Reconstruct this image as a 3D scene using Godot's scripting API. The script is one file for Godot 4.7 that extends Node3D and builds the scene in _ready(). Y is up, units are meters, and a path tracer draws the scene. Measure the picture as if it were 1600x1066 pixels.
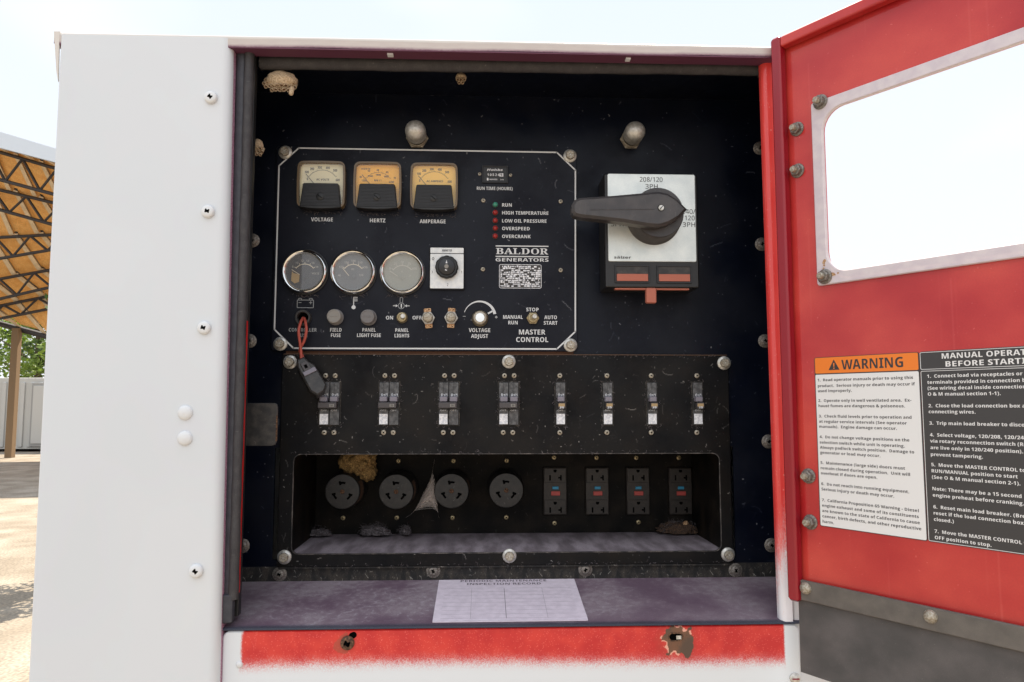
extends Node3D
# An open generator control cabinet in a dirt yard. Units are metres, y is up, the cabinet faces +z.

const EYE := Vector3(0, 1.55, 0)
const LENS := 1150.0            # focal length in photo pixels (1600 x 1066)
const ZB := -0.870              # back panel of the compartment
const ZP := -0.866              # front of the bolted plates
const ZR := -1.000              # back of the outlet recess
const ZF := -0.735              # front of the cabinet
var look: Basis
var gen: Node3D
var door: MeshInstance3D
var M := {}
var cache := {}
var rng := RandomNumberGenerator.new()
var fonts := {}
var glyphs := {}

# ------------------------------------------------------------------ mesh builder
class Surf:
	var v := PackedVector3Array()
	var n := PackedVector3Array()
	var u := PackedVector2Array()

class MB:
	var s := {}
	func g(m: Material) -> Surf:
		if not s.has(m):
			s[m] = Surf.new()
		return s[m]
	func tri(m: Material, a: Vector3, b: Vector3, c: Vector3, na: Vector3, nb: Vector3, nc: Vector3, ua := Vector2.INF, ub := Vector2.ZERO, uc := Vector2.ZERO) -> void:
		var f := g(m)
		if ua == Vector2.INF:
			ua = Vector2(a.x, a.y); ub = Vector2(b.x, b.y); uc = Vector2(c.x, c.y)
		if (b - a).cross(c - a).dot(na + nb + nc) > 0:
			f.v.append_array([a, c, b]); f.n.append_array([na, nc, nb]); f.u.append_array([ua, uc, ub])
		else:
			f.v.append_array([a, b, c]); f.n.append_array([na, nb, nc]); f.u.append_array([ua, ub, uc])
	func quad(m: Material, a: Vector3, b: Vector3, c: Vector3, d: Vector3, n: Vector3) -> void:
		tri(m, a, b, c, n, n, n); tri(m, a, c, d, n, n, n)
	func quad4(m: Material, p: Array, n: Array) -> void:
		tri(m, p[0], p[1], p[2], n[0], n[1], n[2]); tri(m, p[0], p[2], p[3], n[0], n[2], n[3])
	func sheet(m: Material, a: Vector3, b: Vector3, c: Vector3, d: Vector3, n: Vector3) -> void:
		# a bottom left, b bottom right, c top right, d top left, with uv 0..1
		tri(m, a, b, c, n, n, n, Vector2(0, 1), Vector2(1, 1), Vector2(1, 0))
		tri(m, a, c, d, n, n, n, Vector2(0, 1), Vector2(1, 0), Vector2(0, 0))
	func box(m: Material, xf: Transform3D, size: Vector3, bev := 0.0) -> void:
		var h := size / 2
		bev = minf(bev, minf(h.x, minf(h.y, h.z)) * 0.95)
		var vert := func(sg: Vector3, ax: int) -> Vector3:
			var p := Vector3(sg.x * (h.x - bev), sg.y * (h.y - bev), sg.z * (h.z - bev))
			p[ax] = sg[ax] * h[ax]
			return xf * p
		for ax in 3:
			for sg in [-1.0, 1.0]:
				var b1 := (ax + 1) % 3
				var c1 := (ax + 2) % 3
				var ps := []
				for q in [[-1.0, -1.0], [1.0, -1.0], [1.0, 1.0], [-1.0, 1.0]]:
					var t := Vector3.ZERO
					t[ax] = sg; t[b1] = q[0]; t[c1] = q[1]
					ps.append(vert.call(t, ax))
				var nn := Vector3.ZERO
				nn[ax] = sg
				nn = (xf.basis * nn).normalized()
				quad(m, ps[0], ps[1], ps[2], ps[3], nn)
		if bev <= 0:
			return
		for ax in 3:
			var b1 := (ax + 1) % 3
			var c1 := (ax + 2) % 3
			for sb in [-1.0, 1.0]:
				for sc in [-1.0, 1.0]:
					var lo := Vector3.ZERO
					lo[ax] = -1; lo[b1] = sb; lo[c1] = sc
					var hi := lo
					hi[ax] = 1
					var nb := Vector3.ZERO
					nb[b1] = sb
					var nc := Vector3.ZERO
					nc[c1] = sc
					nb = (xf.basis * nb).normalized(); nc = (xf.basis * nc).normalized()
					quad4(m, [vert.call(lo, b1), vert.call(hi, b1), vert.call(hi, c1), vert.call(lo, c1)], [nb, nb, nc, nc])
		for sx in [-1.0, 1.0]:
			for sy in [-1.0, 1.0]:
				for sz in [-1.0, 1.0]:
					var t := Vector3(sx, sy, sz)
					tri(m, vert.call(t, 0), vert.call(t, 1), vert.call(t, 2), (xf.basis * Vector3(sx, 0, 0)).normalized(), (xf.basis * Vector3(0, sy, 0)).normalized(), (xf.basis * Vector3(0, 0, sz)).normalized())
	static func inset(pts: PackedVector2Array, d: float) -> PackedVector2Array:
		var out := PackedVector2Array()
		var k := pts.size()
		for i in k:
			var e0 := (pts[i] - pts[(i + k - 1) % k]).normalized()
			var e1 := (pts[(i + 1) % k] - pts[i]).normalized()
			var n0 := Vector2(-e0.y, e0.x)
			var n1 := Vector2(-e1.y, e1.x)
			var t := (n0 + n1)
			var l := maxf(t.length_squared(), 0.5)
			out.append(pts[i] + t * (2.0 * d / l))
		return out
	static func ccw(pts: PackedVector2Array) -> PackedVector2Array:
		var a := 0.0
		for i in pts.size():
			a += pts[i].cross(pts[(i + 1) % pts.size()])
		if a < 0:
			pts = pts.duplicate()
			pts.reverse()
		return pts
	func walls(m: Material, xf: Transform3D, lo: PackedVector2Array, zl: float, hi: PackedVector2Array, zh: float, sgn := 1.0, lift := 0.0) -> void:
		var k := lo.size()
		var en := []
		for i in k:
			var e := (lo[(i + 1) % k] - lo[i]).normalized()
			en.append(Vector2(e.y, -e.x))
		for i in k:
			var j := (i + 1) % k
			var cur: Vector2 = en[i]
			var pre: Vector2 = en[(i + k - 1) % k]
			var nxt: Vector2 = en[j]
			var a := cur if cur.dot(pre) < 0.75 else (cur + pre).normalized()
			var b := cur if cur.dot(nxt) < 0.75 else (cur + nxt).normalized()
			var na := (xf.basis * Vector3(a.x * sgn, a.y * sgn, lift)).normalized()
			var nb := (xf.basis * Vector3(b.x * sgn, b.y * sgn, lift)).normalized()
			tri(m, xf * Vector3(lo[i].x, lo[i].y, zl), xf * Vector3(lo[j].x, lo[j].y, zl), xf * Vector3(hi[j].x, hi[j].y, zh), na, nb, nb, lo[i], lo[j], hi[j])
			tri(m, xf * Vector3(lo[i].x, lo[i].y, zl), xf * Vector3(hi[j].x, hi[j].y, zh), xf * Vector3(hi[i].x, hi[i].y, zh), na, nb, na, lo[i], hi[j], hi[i])
	func cap(m: Material, xf: Transform3D, pts: PackedVector2Array, z: float, up := 1.0) -> void:
		var n := (xf.basis * Vector3(0, 0, up)).normalized()
		var ix := Geometry2D.triangulate_polygon(pts)
		for i in range(0, ix.size(), 3):
			var a := pts[ix[i]]
			var b := pts[ix[i + 1]]
			var c := pts[ix[i + 2]]
			tri(m, xf * Vector3(a.x, a.y, z), xf * Vector3(b.x, b.y, z), xf * Vector3(c.x, c.y, z), n, n, n, a, b, c)
	func prism(m: Material, xf: Transform3D, pts: PackedVector2Array, z0: float, z1: float, bev := 0.0, back := false) -> void:
		pts = MB.ccw(pts)
		var top := pts
		if bev > 0:
			top = MB.inset(pts, bev)
			walls(m, xf, pts, z1 - bev, top, z1, 1.0, 1.0)
		walls(m, xf, pts, z0, pts, z1 - bev)
		cap(m, xf, top, z1)
		if back:
			cap(m, xf, pts, z0, -1.0)
	func ring(m: Material, xf: Transform3D, outer: PackedVector2Array, inner: PackedVector2Array, z0: float, z1: float, bev := 0.0, back := false) -> void:
		# outer and inner loops run counter-clockwise with the same number of points
		var o2 := outer
		var i2 := inner
		if bev > 0:
			o2 = MB.inset(outer, bev)
			i2 = MB.inset(inner, -bev)
			walls(m, xf, outer, z1 - bev, o2, z1, 1.0, 1.0)
			walls(m, xf, inner, z1 - bev, i2, z1, -1.0, 1.0)
		walls(m, xf, outer, z0, outer, z1 - bev)
		walls(m, xf, inner, z0, inner, z1 - bev, -1.0)
		var k := outer.size()
		for side in ([1.0, -1.0] if back else [1.0]):
			var n: Vector3 = (xf.basis * Vector3(0, 0, side)).normalized()
			var z: float = z1 if side > 0 else z0
			var oo: PackedVector2Array = o2 if side > 0 else outer
			var ii: PackedVector2Array = i2 if side > 0 else inner
			for i in k:
				var j := (i + 1) % k
				var a: Vector2 = oo[i]
				var b: Vector2 = oo[j]
				var c: Vector2 = ii[j]
				var d: Vector2 = ii[i]
				tri(m, xf * Vector3(a.x, a.y, z), xf * Vector3(b.x, b.y, z), xf * Vector3(c.x, c.y, z), n, n, n, a, b, c)
				tri(m, xf * Vector3(a.x, a.y, z), xf * Vector3(c.x, c.y, z), xf * Vector3(d.x, d.y, z), n, n, n, a, c, d)
	func lathe(m: Material, xf: Transform3D, prof: PackedVector2Array, seg := 20, wob := 0.0) -> void:
		var k := prof.size()
		var en := []
		for i in k - 1:
			var d := (prof[i + 1] - prof[i]).normalized()
			en.append(Vector2(d.y, -d.x))
		for i in k - 1:
			var cur: Vector2 = en[i]
			var a := cur
			var b := cur
			if i > 0 and cur.dot(en[i - 1]) > 0.7:
				a = (cur + en[i - 1]).normalized()
			if i < k - 2 and cur.dot(en[i + 1]) > 0.7:
				b = (cur + en[i + 1]).normalized()
			for q in seg:
				var t0 := TAU * q / seg
				var t1 := TAU * (q + 1) / seg
				var w0 := 1.0 + wob * sin(t0 * 3.0 + 1.0)
				var w1 := 1.0 + wob * sin(t1 * 3.0 + 1.0)
				var c0 := Vector2(cos(t0), sin(t0))
				var c1 := Vector2(cos(t1), sin(t1))
				var p := [Vector3(c0.x * prof[i].x * w0, c0.y * prof[i].x * w0, prof[i].y), Vector3(c1.x * prof[i].x * w1, c1.y * prof[i].x * w1, prof[i].y), Vector3(c1.x * prof[i + 1].x * w1, c1.y * prof[i + 1].x * w1, prof[i + 1].y), Vector3(c0.x * prof[i + 1].x * w0, c0.y * prof[i + 1].x * w0, prof[i + 1].y)]
				var n := [Vector3(c0.x * a.x, c0.y * a.x, a.y), Vector3(c1.x * a.x, c1.y * a.x, a.y), Vector3(c1.x * b.x, c1.y * b.x, b.y), Vector3(c0.x * b.x, c0.y * b.x, b.y)]
				for e in 4:
					p[e] = xf * p[e]
					n[e] = (xf.basis * n[e]).normalized()
				if prof[i].x < 1e-7:
					tri(m, p[0], p[2], p[3], n[0], n[2], n[3])
				elif prof[i + 1].x < 1e-7:
					tri(m, p[0], p[1], p[2], n[0], n[1], n[2])
				else:
					quad4(m, p, n)
	func grid(m: Material, rows: Array, flip := false, closed := false) -> void:
		# rows of points, shaded smoothly, uv 0..1
		var R := rows.size()
		var C: int = rows[0].size()
		var nn := []
		for i in R:
			var line := PackedVector3Array()
			for j in C:
				var jl := (j - 1 + C) % C if closed else maxi(j - 1, 0)
				var jr := (j + 1) % C if closed else mini(j + 1, C - 1)
				var du: Vector3 = rows[i][jr] - rows[i][jl]
				var dv: Vector3 = rows[mini(i + 1, R - 1)][j] - rows[maxi(i - 1, 0)][j]
				var n := du.cross(dv).normalized()
				line.append(-n if flip else n)
			nn.append(line)
		for i in R - 1:
			for j in (C if closed else C - 1):
				var k := (j + 1) % C
				var u0 := float(j) / (C - 1)
				var u1 := float(j + 1) / (C - 1)
				var v0 := 1.0 - float(i) / (R - 1)
				var v1 := 1.0 - float(i + 1) / (R - 1)
				tri(m, rows[i][j], rows[i][k], rows[i + 1][k], nn[i][j], nn[i][k], nn[i + 1][k], Vector2(u0, v0), Vector2(u1, v0), Vector2(u1, v1))
				tri(m, rows[i][j], rows[i + 1][k], rows[i + 1][j], nn[i][j], nn[i + 1][k], nn[i + 1][j], Vector2(u0, v0), Vector2(u1, v1), Vector2(u0, v1))
	func tube(m: Material, pts: PackedVector3Array, r: float, seg := 8, r_end := -1.0) -> void:
		var rows := []
		var side := Vector3.RIGHT
		for i in pts.size():
			var d := (pts[mini(i + 1, pts.size() - 1)] - pts[maxi(i - 1, 0)]).normalized()
			if i == 0:
				side = d.cross(Vector3(0.31, 0.2, 0.93)).normalized()
			side = (side - d * side.dot(d)).normalized()
			var o := d.cross(side)
			var rr := r if r_end < 0 else lerpf(r, r_end, float(i) / (pts.size() - 1))
			var line := PackedVector3Array()
			for q in seg:
				var t := TAU * q / seg
				line.append(pts[i] + (side * cos(t) + o * sin(t)) * rr)
			rows.append(line)
		grid(m, rows, true, true)
		for e in [0, pts.size() - 1]:
			var n := (pts[1] - pts[0]).normalized() * -1 if e == 0 else (pts[e] - pts[e - 1]).normalized()
			for q in seg:
				tri(m, pts[e], rows[e][q], rows[e][(q + 1) % seg], n, n, n)
	func mesh() -> ArrayMesh:
		var am := ArrayMesh.new()
		for m in s:
			var f: Surf = s[m]
			if f.v.is_empty():
				continue
			var a := []
			a.resize(Mesh.ARRAY_MAX)
			a[Mesh.ARRAY_VERTEX] = f.v
			a[Mesh.ARRAY_NORMAL] = f.n
			a[Mesh.ARRAY_TEX_UV] = f.u
			am.add_surface_from_arrays(Mesh.PRIMITIVE_TRIANGLES, a)
			am.surface_set_material(am.get_surface_count() - 1, m)
		return am

const I := Transform3D.IDENTITY

func at(x: float, y: float, z: float, b := Basis.IDENTITY) -> Transform3D:
	return Transform3D(b, Vector3(x, y, z))

func rrect(w: float, h: float, r: float, n := 4, c := Vector2.ZERO) -> PackedVector2Array:
	var out := PackedVector2Array()
	for q in 4:
		var cc := Vector2([1, -1, -1, 1][q] * (w / 2 - r), [1, 1, -1, -1][q] * (h / 2 - r))
		for i in n + 1:
			var t := PI / 2 * (q + float(i) / n)
			out.append(c + cc + Vector2(cos(t), sin(t)) * r)
	return out

func circle(r: float, n := 24, c := Vector2.ZERO) -> PackedVector2Array:
	var out := PackedVector2Array()
	for i in n:
		out.append(c + Vector2.from_angle(TAU * i / n) * r)
	return out

func pv(a: Array) -> PackedVector2Array:      # flat list to points
	var out := PackedVector2Array()
	for i in range(0, a.size(), 2):
		out.append(Vector2(a[i], a[i + 1]))
	return out

func arc_band(mb: MB, m: Material, xf: Transform3D, r0: float, r1: float, a0: float, a1: float, z: float, r0b := -1.0) -> void:
	var n := 22
	for i in n:
		var t0 := deg_to_rad(lerpf(a0, a1, float(i) / n))
		var t1 := deg_to_rad(lerpf(a0, a1, float(i + 1) / n))
		var q0 := r0 if r0b < 0 else lerpf(r0b, r0, float(i) / n)
		var q1 := r0 if r0b < 0 else lerpf(r0b, r0, float(i + 1) / n)
		mb.quad(m, xf * Vector3(cos(t0) * q0, sin(t0) * q0, z), xf * Vector3(cos(t1) * q1, sin(t1) * q1, z), xf * Vector3(cos(t1) * r1, sin(t1) * r1, z), xf * Vector3(cos(t0) * r1, sin(t0) * r1, z), xf.basis.z)

func stroke(mb: MB, m: Material, xf: Transform3D, a: Vector2, b: Vector2, w: float, z: float) -> void:
	var d := (b - a).normalized().orthogonal() * w / 2
	mb.quad(m, xf * Vector3(a.x + d.x, a.y + d.y, z), xf * Vector3(b.x + d.x, b.y + d.y, z), xf * Vector3(b.x - d.x, b.y - d.y, z), xf * Vector3(a.x - d.x, a.y - d.y, z), xf.basis.z)

# ------------------------------------------------------------------ lettering
func glyph_tris(txt: String, face: String) -> Array:
	var key := face + "|" + txt
	if not glyphs.has(key):
		if not fonts.has(face):
			var sf := SystemFont.new()
			sf.font_names = PackedStringArray(["Droid Serif" if face == "serif" else "Droid Sans"])
			sf.font_weight = 400 if face == "plain" else 700
			fonts[face] = sf
		var t := TextMesh.new()
		t.font = fonts[face]
		t.text = txt
		t.font_size = 48
		t.pixel_size = 0.01
		t.depth = 0.0
		t.curve_step = 1.5
		var pts := PackedVector2Array()
		for k in t.get_surface_count():
			var a := t.surface_get_arrays(k)
			var v: PackedVector3Array = a[Mesh.ARRAY_VERTEX]
			var ix = a[Mesh.ARRAY_INDEX]
			if ix == null or ix.size() == 0:
				for p in v:
					pts.append(Vector2(p.x, p.y))
			else:
				for q in ix:
					pts.append(Vector2(v[q].x, v[q].y))
		var lo := Vector2.INF
		var hi := -Vector2.INF
		for p in pts:
			lo = lo.min(p); hi = hi.max(p)
		glyphs[key] = [pts, lo, hi]
	return glyphs[key]

# writes txt with capitals "h" tall on the xy plane of xf, centred (or from the left) at p; width 0 keeps the natural width times "wide"
func write(mb: MB, m: Material, xf: Transform3D, txt: String, p: Vector2, h: float, width := 0.0, left := false, face := "bold", z := 0.0, wide := 1.0, slant := 0.0) -> void:
	var H := glyph_tris("H", face)
	var sy: float = h / (H[2].y - H[1].y)
	var base: float = H[1].y
	var g := glyph_tris(txt, face)
	var w: float = g[2].x - g[1].x
	var sx: float = (width / w) if width > 0 else sy * wide
	var x0: float = p.x if left else p.x - w * sx / 2
	var n := xf.basis.z.normalized()
	var out := PackedVector3Array()
	for q in g[0]:
		var y: float = (q.y - base) * sy - h / 2
		out.append(xf * Vector3(x0 + (q.x - g[1].x) * sx + y * slant, p.y + y, z))
	for i in range(0, out.size(), 3):
		mb.tri(m, out[i], out[i + 1], out[i + 2], n, n, n)

# ------------------------------------------------------------------ scene tree helpers
func numbered(called: String, parent: Node) -> String:
	if not parent.has_node(called):
		return called
	var i := 1
	while parent.has_node("%s_%03d" % [called, i]):
		i += 1
	return "%s_%03d" % [called, i]

# adds a mesh under its thing or part; xf is given in the world
func put(mesh, called: String, parent: Node3D, xf := I, label := "") -> MeshInstance3D:
	var o := MeshInstance3D.new()
	o.mesh = mesh.mesh() if mesh is MB else mesh
	o.name = numbered(called, parent)
	parent.add_child(o, true)
	o.transform = parent.global_transform.affine_inverse() * xf
	if label:
		o.set_meta("label", label)
	return o

func thing(called: String, label: String, category: String, where: Vector3, group := "") -> Node3D:
	var o := Node3D.new()
	o.name = numbered(called, self)
	add_child(o, true)
	o.position = where
	return tag(o, label, category, group)

func tag(o: Node3D, label: String, category: String, group := "") -> Node3D:
	o.set_meta("label", label)
	o.set_meta("category", category)
	if group:
		o.set_meta("group", group)
	return o

func ray(px: float, py: float) -> Vector3:
	return look * Vector3((px - 800.0) / LENS, -(py - 533.0) / LENS, -1)

# the point of the upright plane at depth z that was measured at this place of the photograph
func P(px: float, py: float, z := ZP) -> Vector3:
	var d := ray(px, py)
	return EYE + d * ((z - EYE.z) / d.z)

func X(px: float, py: float, z := ZP, b := Basis.IDENTITY) -> Transform3D:
	return Transform3D(b, P(px, py, z))

# ------------------------------------------------------------------ materials
func lin(r: float, g: float, b: float, a := 1.0) -> Color:
	var c := Color(r, g, b).linear_to_srgb()
	c.a = a
	return c

func mat(key: String, c: Color, rough := 0.5, metal := 0.0, spec := 0.5) -> StandardMaterial3D:
	var m := StandardMaterial3D.new()
	m.resource_name = key
	m.albedo_color = c
	m.roughness = rough
	m.metallic = metal
	m.metallic_specular = spec
	M[key] = m
	return m

func noise(sd: int, freq: float, oct := 4, kind := FastNoiseLite.TYPE_SIMPLEX_SMOOTH) -> FastNoiseLite:
	var n := FastNoiseLite.new()
	n.seed = sd
	n.noise_type = kind
	n.frequency = freq
	n.fractal_octaves = oct
	return n

func field(w: int, h: int, sd: int, freq: float, oct := 4, seamless := true) -> PackedByteArray:
	var n := noise(sd, freq, oct)
	var im := n.get_seamless_image(w, h) if seamless else n.get_image(w, h)
	im.convert(Image.FORMAT_L8)
	return im.get_data()

func tex(im: Image) -> ImageTexture:
	return ImageTexture.create_from_image(im)

# an image made of two colours (linear) mixed by noise, with a fine second noise on top
func mottled(w: int, h: int, sd: int, freq: float, a: Color, b: Color, fine := 0.15, gain := 1.6, ff := 0.2) -> Image:
	var f := field(w, h, sd, freq, 5)
	var g := field(w, h, sd + 7, ff, 2)
	var data := PackedByteArray()
	data.resize(w * h * 3)
	for i in w * h:
		var t := clampf((f[i] / 255.0 - 0.5) * gain + 0.5, 0, 1)
		var k := 1.0 + (g[i] / 255.0 - 0.5) * 2.0 * fine
		data[i * 3] = int(clampf(lerpf(a.r, b.r, t) * k, 0, 1) * 255)
		data[i * 3 + 1] = int(clampf(lerpf(a.g, b.g, t) * k, 0, 1) * 255)
		data[i * 3 + 2] = int(clampf(lerpf(a.b, b.b, t) * k, 0, 1) * 255)
	return Image.create_from_data(w, h, false, Image.FORMAT_RGB8, data)

func lint(im: Image, count: int, lo: float, hi: float, longest: float, sd: int, tint := Color(1, 0.98, 0.94)) -> void:
	var r := RandomNumberGenerator.new()
	r.seed = sd
	var w := im.get_width()
	var h := im.get_height()
	for i in count:
		var p := Vector2(r.randf() * w, r.randf() * h)
		var l := longest * pow(r.randf(), 3.0)
		var d := Vector2.from_angle(r.randf() * TAU)
		var bend := r.randf_range(-0.12, 0.12)
		var k := lerpf(lo, hi, pow(r.randf(), 3.0))
		for q in int(l) + 1:
			var x := posmod(int(p.x), w)
			var y := posmod(int(p.y), h)
			im.set_pixel(x, y, im.get_pixel(x, y).lerp(tint, k))
			p += d
			d = d.rotated(bend)

func tri_map(m: StandardMaterial3D, im: Image, size: float, off := Vector3.ZERO) -> void:
	m.albedo_color = Color.WHITE
	m.albedo_texture = tex(im)
	m.uv1_triplanar = true
	m.uv1_world_triplanar = true
	m.uv1_triplanar_sharpness = 8.0
	m.uv1_scale = Vector3.ONE / size
	m.uv1_offset = off

func rough_map(m: StandardMaterial3D, sd: int, freq: float, lo: float, hi: float) -> void:
	var im := mottled(256, 256, sd, freq, Color(lo, lo, lo), Color(hi, hi, hi), 0.1, 2.0)
	m.roughness = 1.0
	m.roughness_texture = tex(im)
	m.roughness_texture_channel = BaseMaterial3D.TEXTURE_CHANNEL_RED

func make_materials() -> void:
	# white enamel
	var m := mat("white_paint", lin(0.72, 0.72, 0.70), 0.27)
	tri_map(m, mottled(256, 256, 3, 0.012, lin(0.585, 0.61, 0.64), lin(0.615, 0.635, 0.66), 0.0, 1.0), 0.9)
	m = mat("roof_paint", lin(0.6, 0.56, 0.52), 0.45)
	m = mat("screw_white", lin(0.64, 0.65, 0.66), 0.35)
	# navy black panel paint with dust and hairs
	m = mat("panel_back", Color.WHITE, 0.4, 0.0, 0.32)
	var im := mottled(640, 640, 10, 0.01, Color(0.015, 0.032, 0.085), Color(0.03, 0.05, 0.105), 0.12, 1.8, 0.3)
	lint(im, 1500, 0.05, 0.6, 2.5, 3)
	lint(im, 420, 0.06, 0.3, 16.0, 4)
	tri_map(m, im, 0.66, Vector3(0.03, 0.17, 0))
	rough_map(m, 20, 0.02, 0.3, 0.55)
	m = mat("panel", Color.WHITE, 0.42, 0.0, 0.32)
	im = mottled(640, 640, 11, 0.01, Color(0.05, 0.062, 0.108), Color(0.07, 0.08, 0.12), 0.12, 1.8, 0.3)
	lint(im, 1700, 0.05, 0.6, 3.0, 5)
	lint(im, 420, 0.07, 0.42, 18.0, 6)
	tri_map(m, im, 0.62, Vector3(0.13, 0.37, 0))
	rough_map(m, 21, 0.02, 0.34, 0.6)
	m = mat("panel_low", Color.WHITE, 0.5, 0.0, 0.32)
	im = mottled(640, 640, 12, 0.012, Color(0.024, 0.026, 0.04), Color(0.075, 0.062, 0.058), 0.18, 1.9, 0.3)
	lint(im, 3000, 0.05, 0.65, 3.0, 15)
	lint(im, 900, 0.07, 0.45, 16.0, 16)
	tri_map(m, im, 0.55, Vector3(0.43, 0.1, 0))
	rough_map(m, 22, 0.02, 0.4, 0.7)
	m = mat("recess", Color.WHITE, 0.6, 0.0, 0.25)
	im = mottled(512, 512, 13, 0.012, Color(0.04, 0.036, 0.034), Color(0.12, 0.1, 0.08), 0.2, 1.8, 0.3)
	lint(im, 900, 0.04, 0.3, 9.0, 25)
	tri_map(m, im, 0.3, Vector3(0.2, 0.6, 0.1))
	m = mat("dirty_edge", Color.WHITE, 0.8)
	im = mottled(512, 256, 14, 0.03, Color(0.09, 0.085, 0.085), Color(0.2, 0.18, 0.16), 0.4, 2.4, 0.3)
	lint(im, 2600, 0.1, 0.55, 10.0, 26)
	tri_map(m, im, 0.2, Vector3(0.2, 0.02, 0.1))
	var rim_m := mat("dusty_rim", Color.WHITE, 0.8)
	var rim_i := mottled(512, 128, 17, 0.03, Color(0.15, 0.145, 0.145), Color(0.4, 0.37, 0.35), 0.4, 2.6, 0.3)
	lint(rim_i, 700, 0.1, 0.5, 5.0, 27)
	tri_map(rim_m, rim_i, 0.2)
	mat("rust_line", lin(0.11, 0.06, 0.035), 0.8)
	mat("rust_gap", lin(0.075, 0.03, 0.014), 0.9)
	mat("print", lin(0.6, 0.61, 0.62), 0.5)
	mat("print_dim", lin(0.3, 0.31, 0.32), 0.55)
	mat("ink", lin(0.03, 0.03, 0.032), 0.6)
	mat("ink_soft", lin(0.09, 0.075, 0.05), 0.7)
	mat("black", lin(0.012, 0.012, 0.013), 0.45)
	mat("hole", lin(0.002, 0.002, 0.002), 0.9, 0.0, 0.1)
	mat("black_satin", lin(0.012, 0.012, 0.015), 0.4)
	m = mat("plastic", Color.WHITE, 0.5)
	im = mottled(256, 256, 31, 0.03, Color(0.15, 0.148, 0.15), Color(0.24, 0.225, 0.215), 0.2, 1.8, 0.3)
	lint(im, 260, 0.05, 0.3, 12.0, 32)
	tri_map(m, im, 0.09)
	m = mat("socket", Color.WHITE, 0.5)
	im = mottled(256, 256, 34, 0.03, Color(0.09, 0.09, 0.095), Color(0.15, 0.14, 0.135), 0.2, 1.8, 0.3)
	lint(im, 260, 0.05, 0.4, 9.0, 38)
	tri_map(m, im, 0.09)
	m = mat("breaker_body", Color.WHITE, 0.45)
	im = mottled(256, 256, 35, 0.03, Color(0.22, 0.22, 0.23), Color(0.36, 0.36, 0.365), 0.2, 1.8, 0.3)
	lint(im, 160, 0.05, 0.3, 12.0, 36)
	tri_map(m, im, 0.05)
	mat("breaker_lip", lin(0.19, 0.175, 0.21), 0.5)
	mat("breaker_bar", lin(0.06, 0.053, 0.055), 0.55)
	m = mat("sticker", Color.WHITE, 0.55)
	tri_map(m, mottled(128, 128, 33, 0.06, Color(0.78, 0.79, 0.82), Color(0.92, 0.92, 0.93), 0.1, 2.2), 0.03)
	# metals
	m = mat("steel", Color.WHITE, 0.45, 0.6)
	im = mottled(256, 256, 41, 0.04, Color(0.7, 0.69, 0.66), Color(0.82, 0.81, 0.79), 0.1, 1.8, 0.25)
	tri_map(m, im, 0.05)
	m = mat("zinc_dirty", Color.WHITE, 0.55, 0.55)
	im = mottled(256, 256, 42, 0.05, Color(0.55, 0.5, 0.43), Color(0.72, 0.7, 0.65), 0.14, 1.7, 0.25)
	tri_map(m, im, 0.03)
	m = mat("bolt_dark", Color.WHITE, 0.5, 0.5)
	im = mottled(256, 256, 43, 0.05, Color(0.4, 0.37, 0.34), Color(0.56, 0.54, 0.52), 0.14, 1.7, 0.25)
	tri_map(m, im, 0.03)
	m = mat("rusty", Color.WHITE, 0.85, 0.1)
	tri_map(m, mottled(256, 256, 44, 0.05, Color(0.24, 0.17, 0.13), Color(0.45, 0.33, 0.24), 0.35, 2.0, 0.25), 0.04)
	m = mat("copper", Color.WHITE, 0.6, 0.3)
	tri_map(m, mottled(128, 128, 45, 0.06, Color(0.6, 0.42, 0.28), Color(0.82, 0.7, 0.55), 0.3, 2.0, 0.25), 0.015)
	mat("brass", lin(0.42, 0.34, 0.2), 0.45, 0.7)
	mat("chrome", lin(0.78, 0.77, 0.74), 0.1, 1.0)
	m = mat("brushed", Color.WHITE, 0.38, 0.55)
	tri_map(m, mottled(256, 256, 46, 0.014, Color(0.8, 0.82, 0.81), Color(0.88, 0.89, 0.87), 0.02, 1.2), 0.1)
	m = mat("selector_plate", Color.WHITE, 0.5, 0.2)
	tri_map(m, mottled(256, 256, 47, 0.03, Color(0.8, 0.81, 0.82), Color(0.88, 0.88, 0.87), 0.04, 1.2), 0.05)
	# meters
	mat("cream", lin(0.82, 0.75, 0.5), 0.6)
	mat("amber", lin(0.92, 0.47, 0.035), 0.6)
	mat("amber_pale", lin(0.92, 0.57, 0.11), 0.6)
	mat("meter_rim", lin(0.13, 0.085, 0.04), 0.22)
	m = mat("pane", lin(1, 1, 1, 0.05), 0.03)
	m.transparency = BaseMaterial3D.TRANSPARENCY_ALPHA
	m.albedo_color.a = 0.05
	mat("dial_dark", lin(0.065, 0.067, 0.075), 0.6)
	mat("dial_grey", lin(0.13, 0.137, 0.145), 0.7)
	mat("dial_fog", lin(0.25, 0.255, 0.225), 0.8)
	mat("gauge_ink", lin(0.62, 0.55, 0.42), 0.6)
	mat("gauge_faint", lin(0.45, 0.43, 0.38), 0.7)
	mat("residue", lin(0.38, 0.27, 0.14), 0.9)
	mat("led_red", lin(0.3, 0.02, 0.018), 0.22)
	mat("led_green", lin(0.05, 0.26, 0.18), 0.22)
	mat("fuse_cap", lin(0.25, 0.235, 0.215), 0.75)
	mat("fuse_cap_grey", lin(0.17, 0.16, 0.16), 0.75)
	mat("salmon", lin(0.42, 0.13, 0.085), 0.7)
	mat("wire", lin(0.42, 0.075, 0.05), 0.55)
	mat("button_blue", lin(0.02, 0.25, 0.44), 0.5)
	mat("button_red", lin(0.42, 0.055, 0.048), 0.5)
	m = mat("outlet", Color.WHITE, 0.5)
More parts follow.
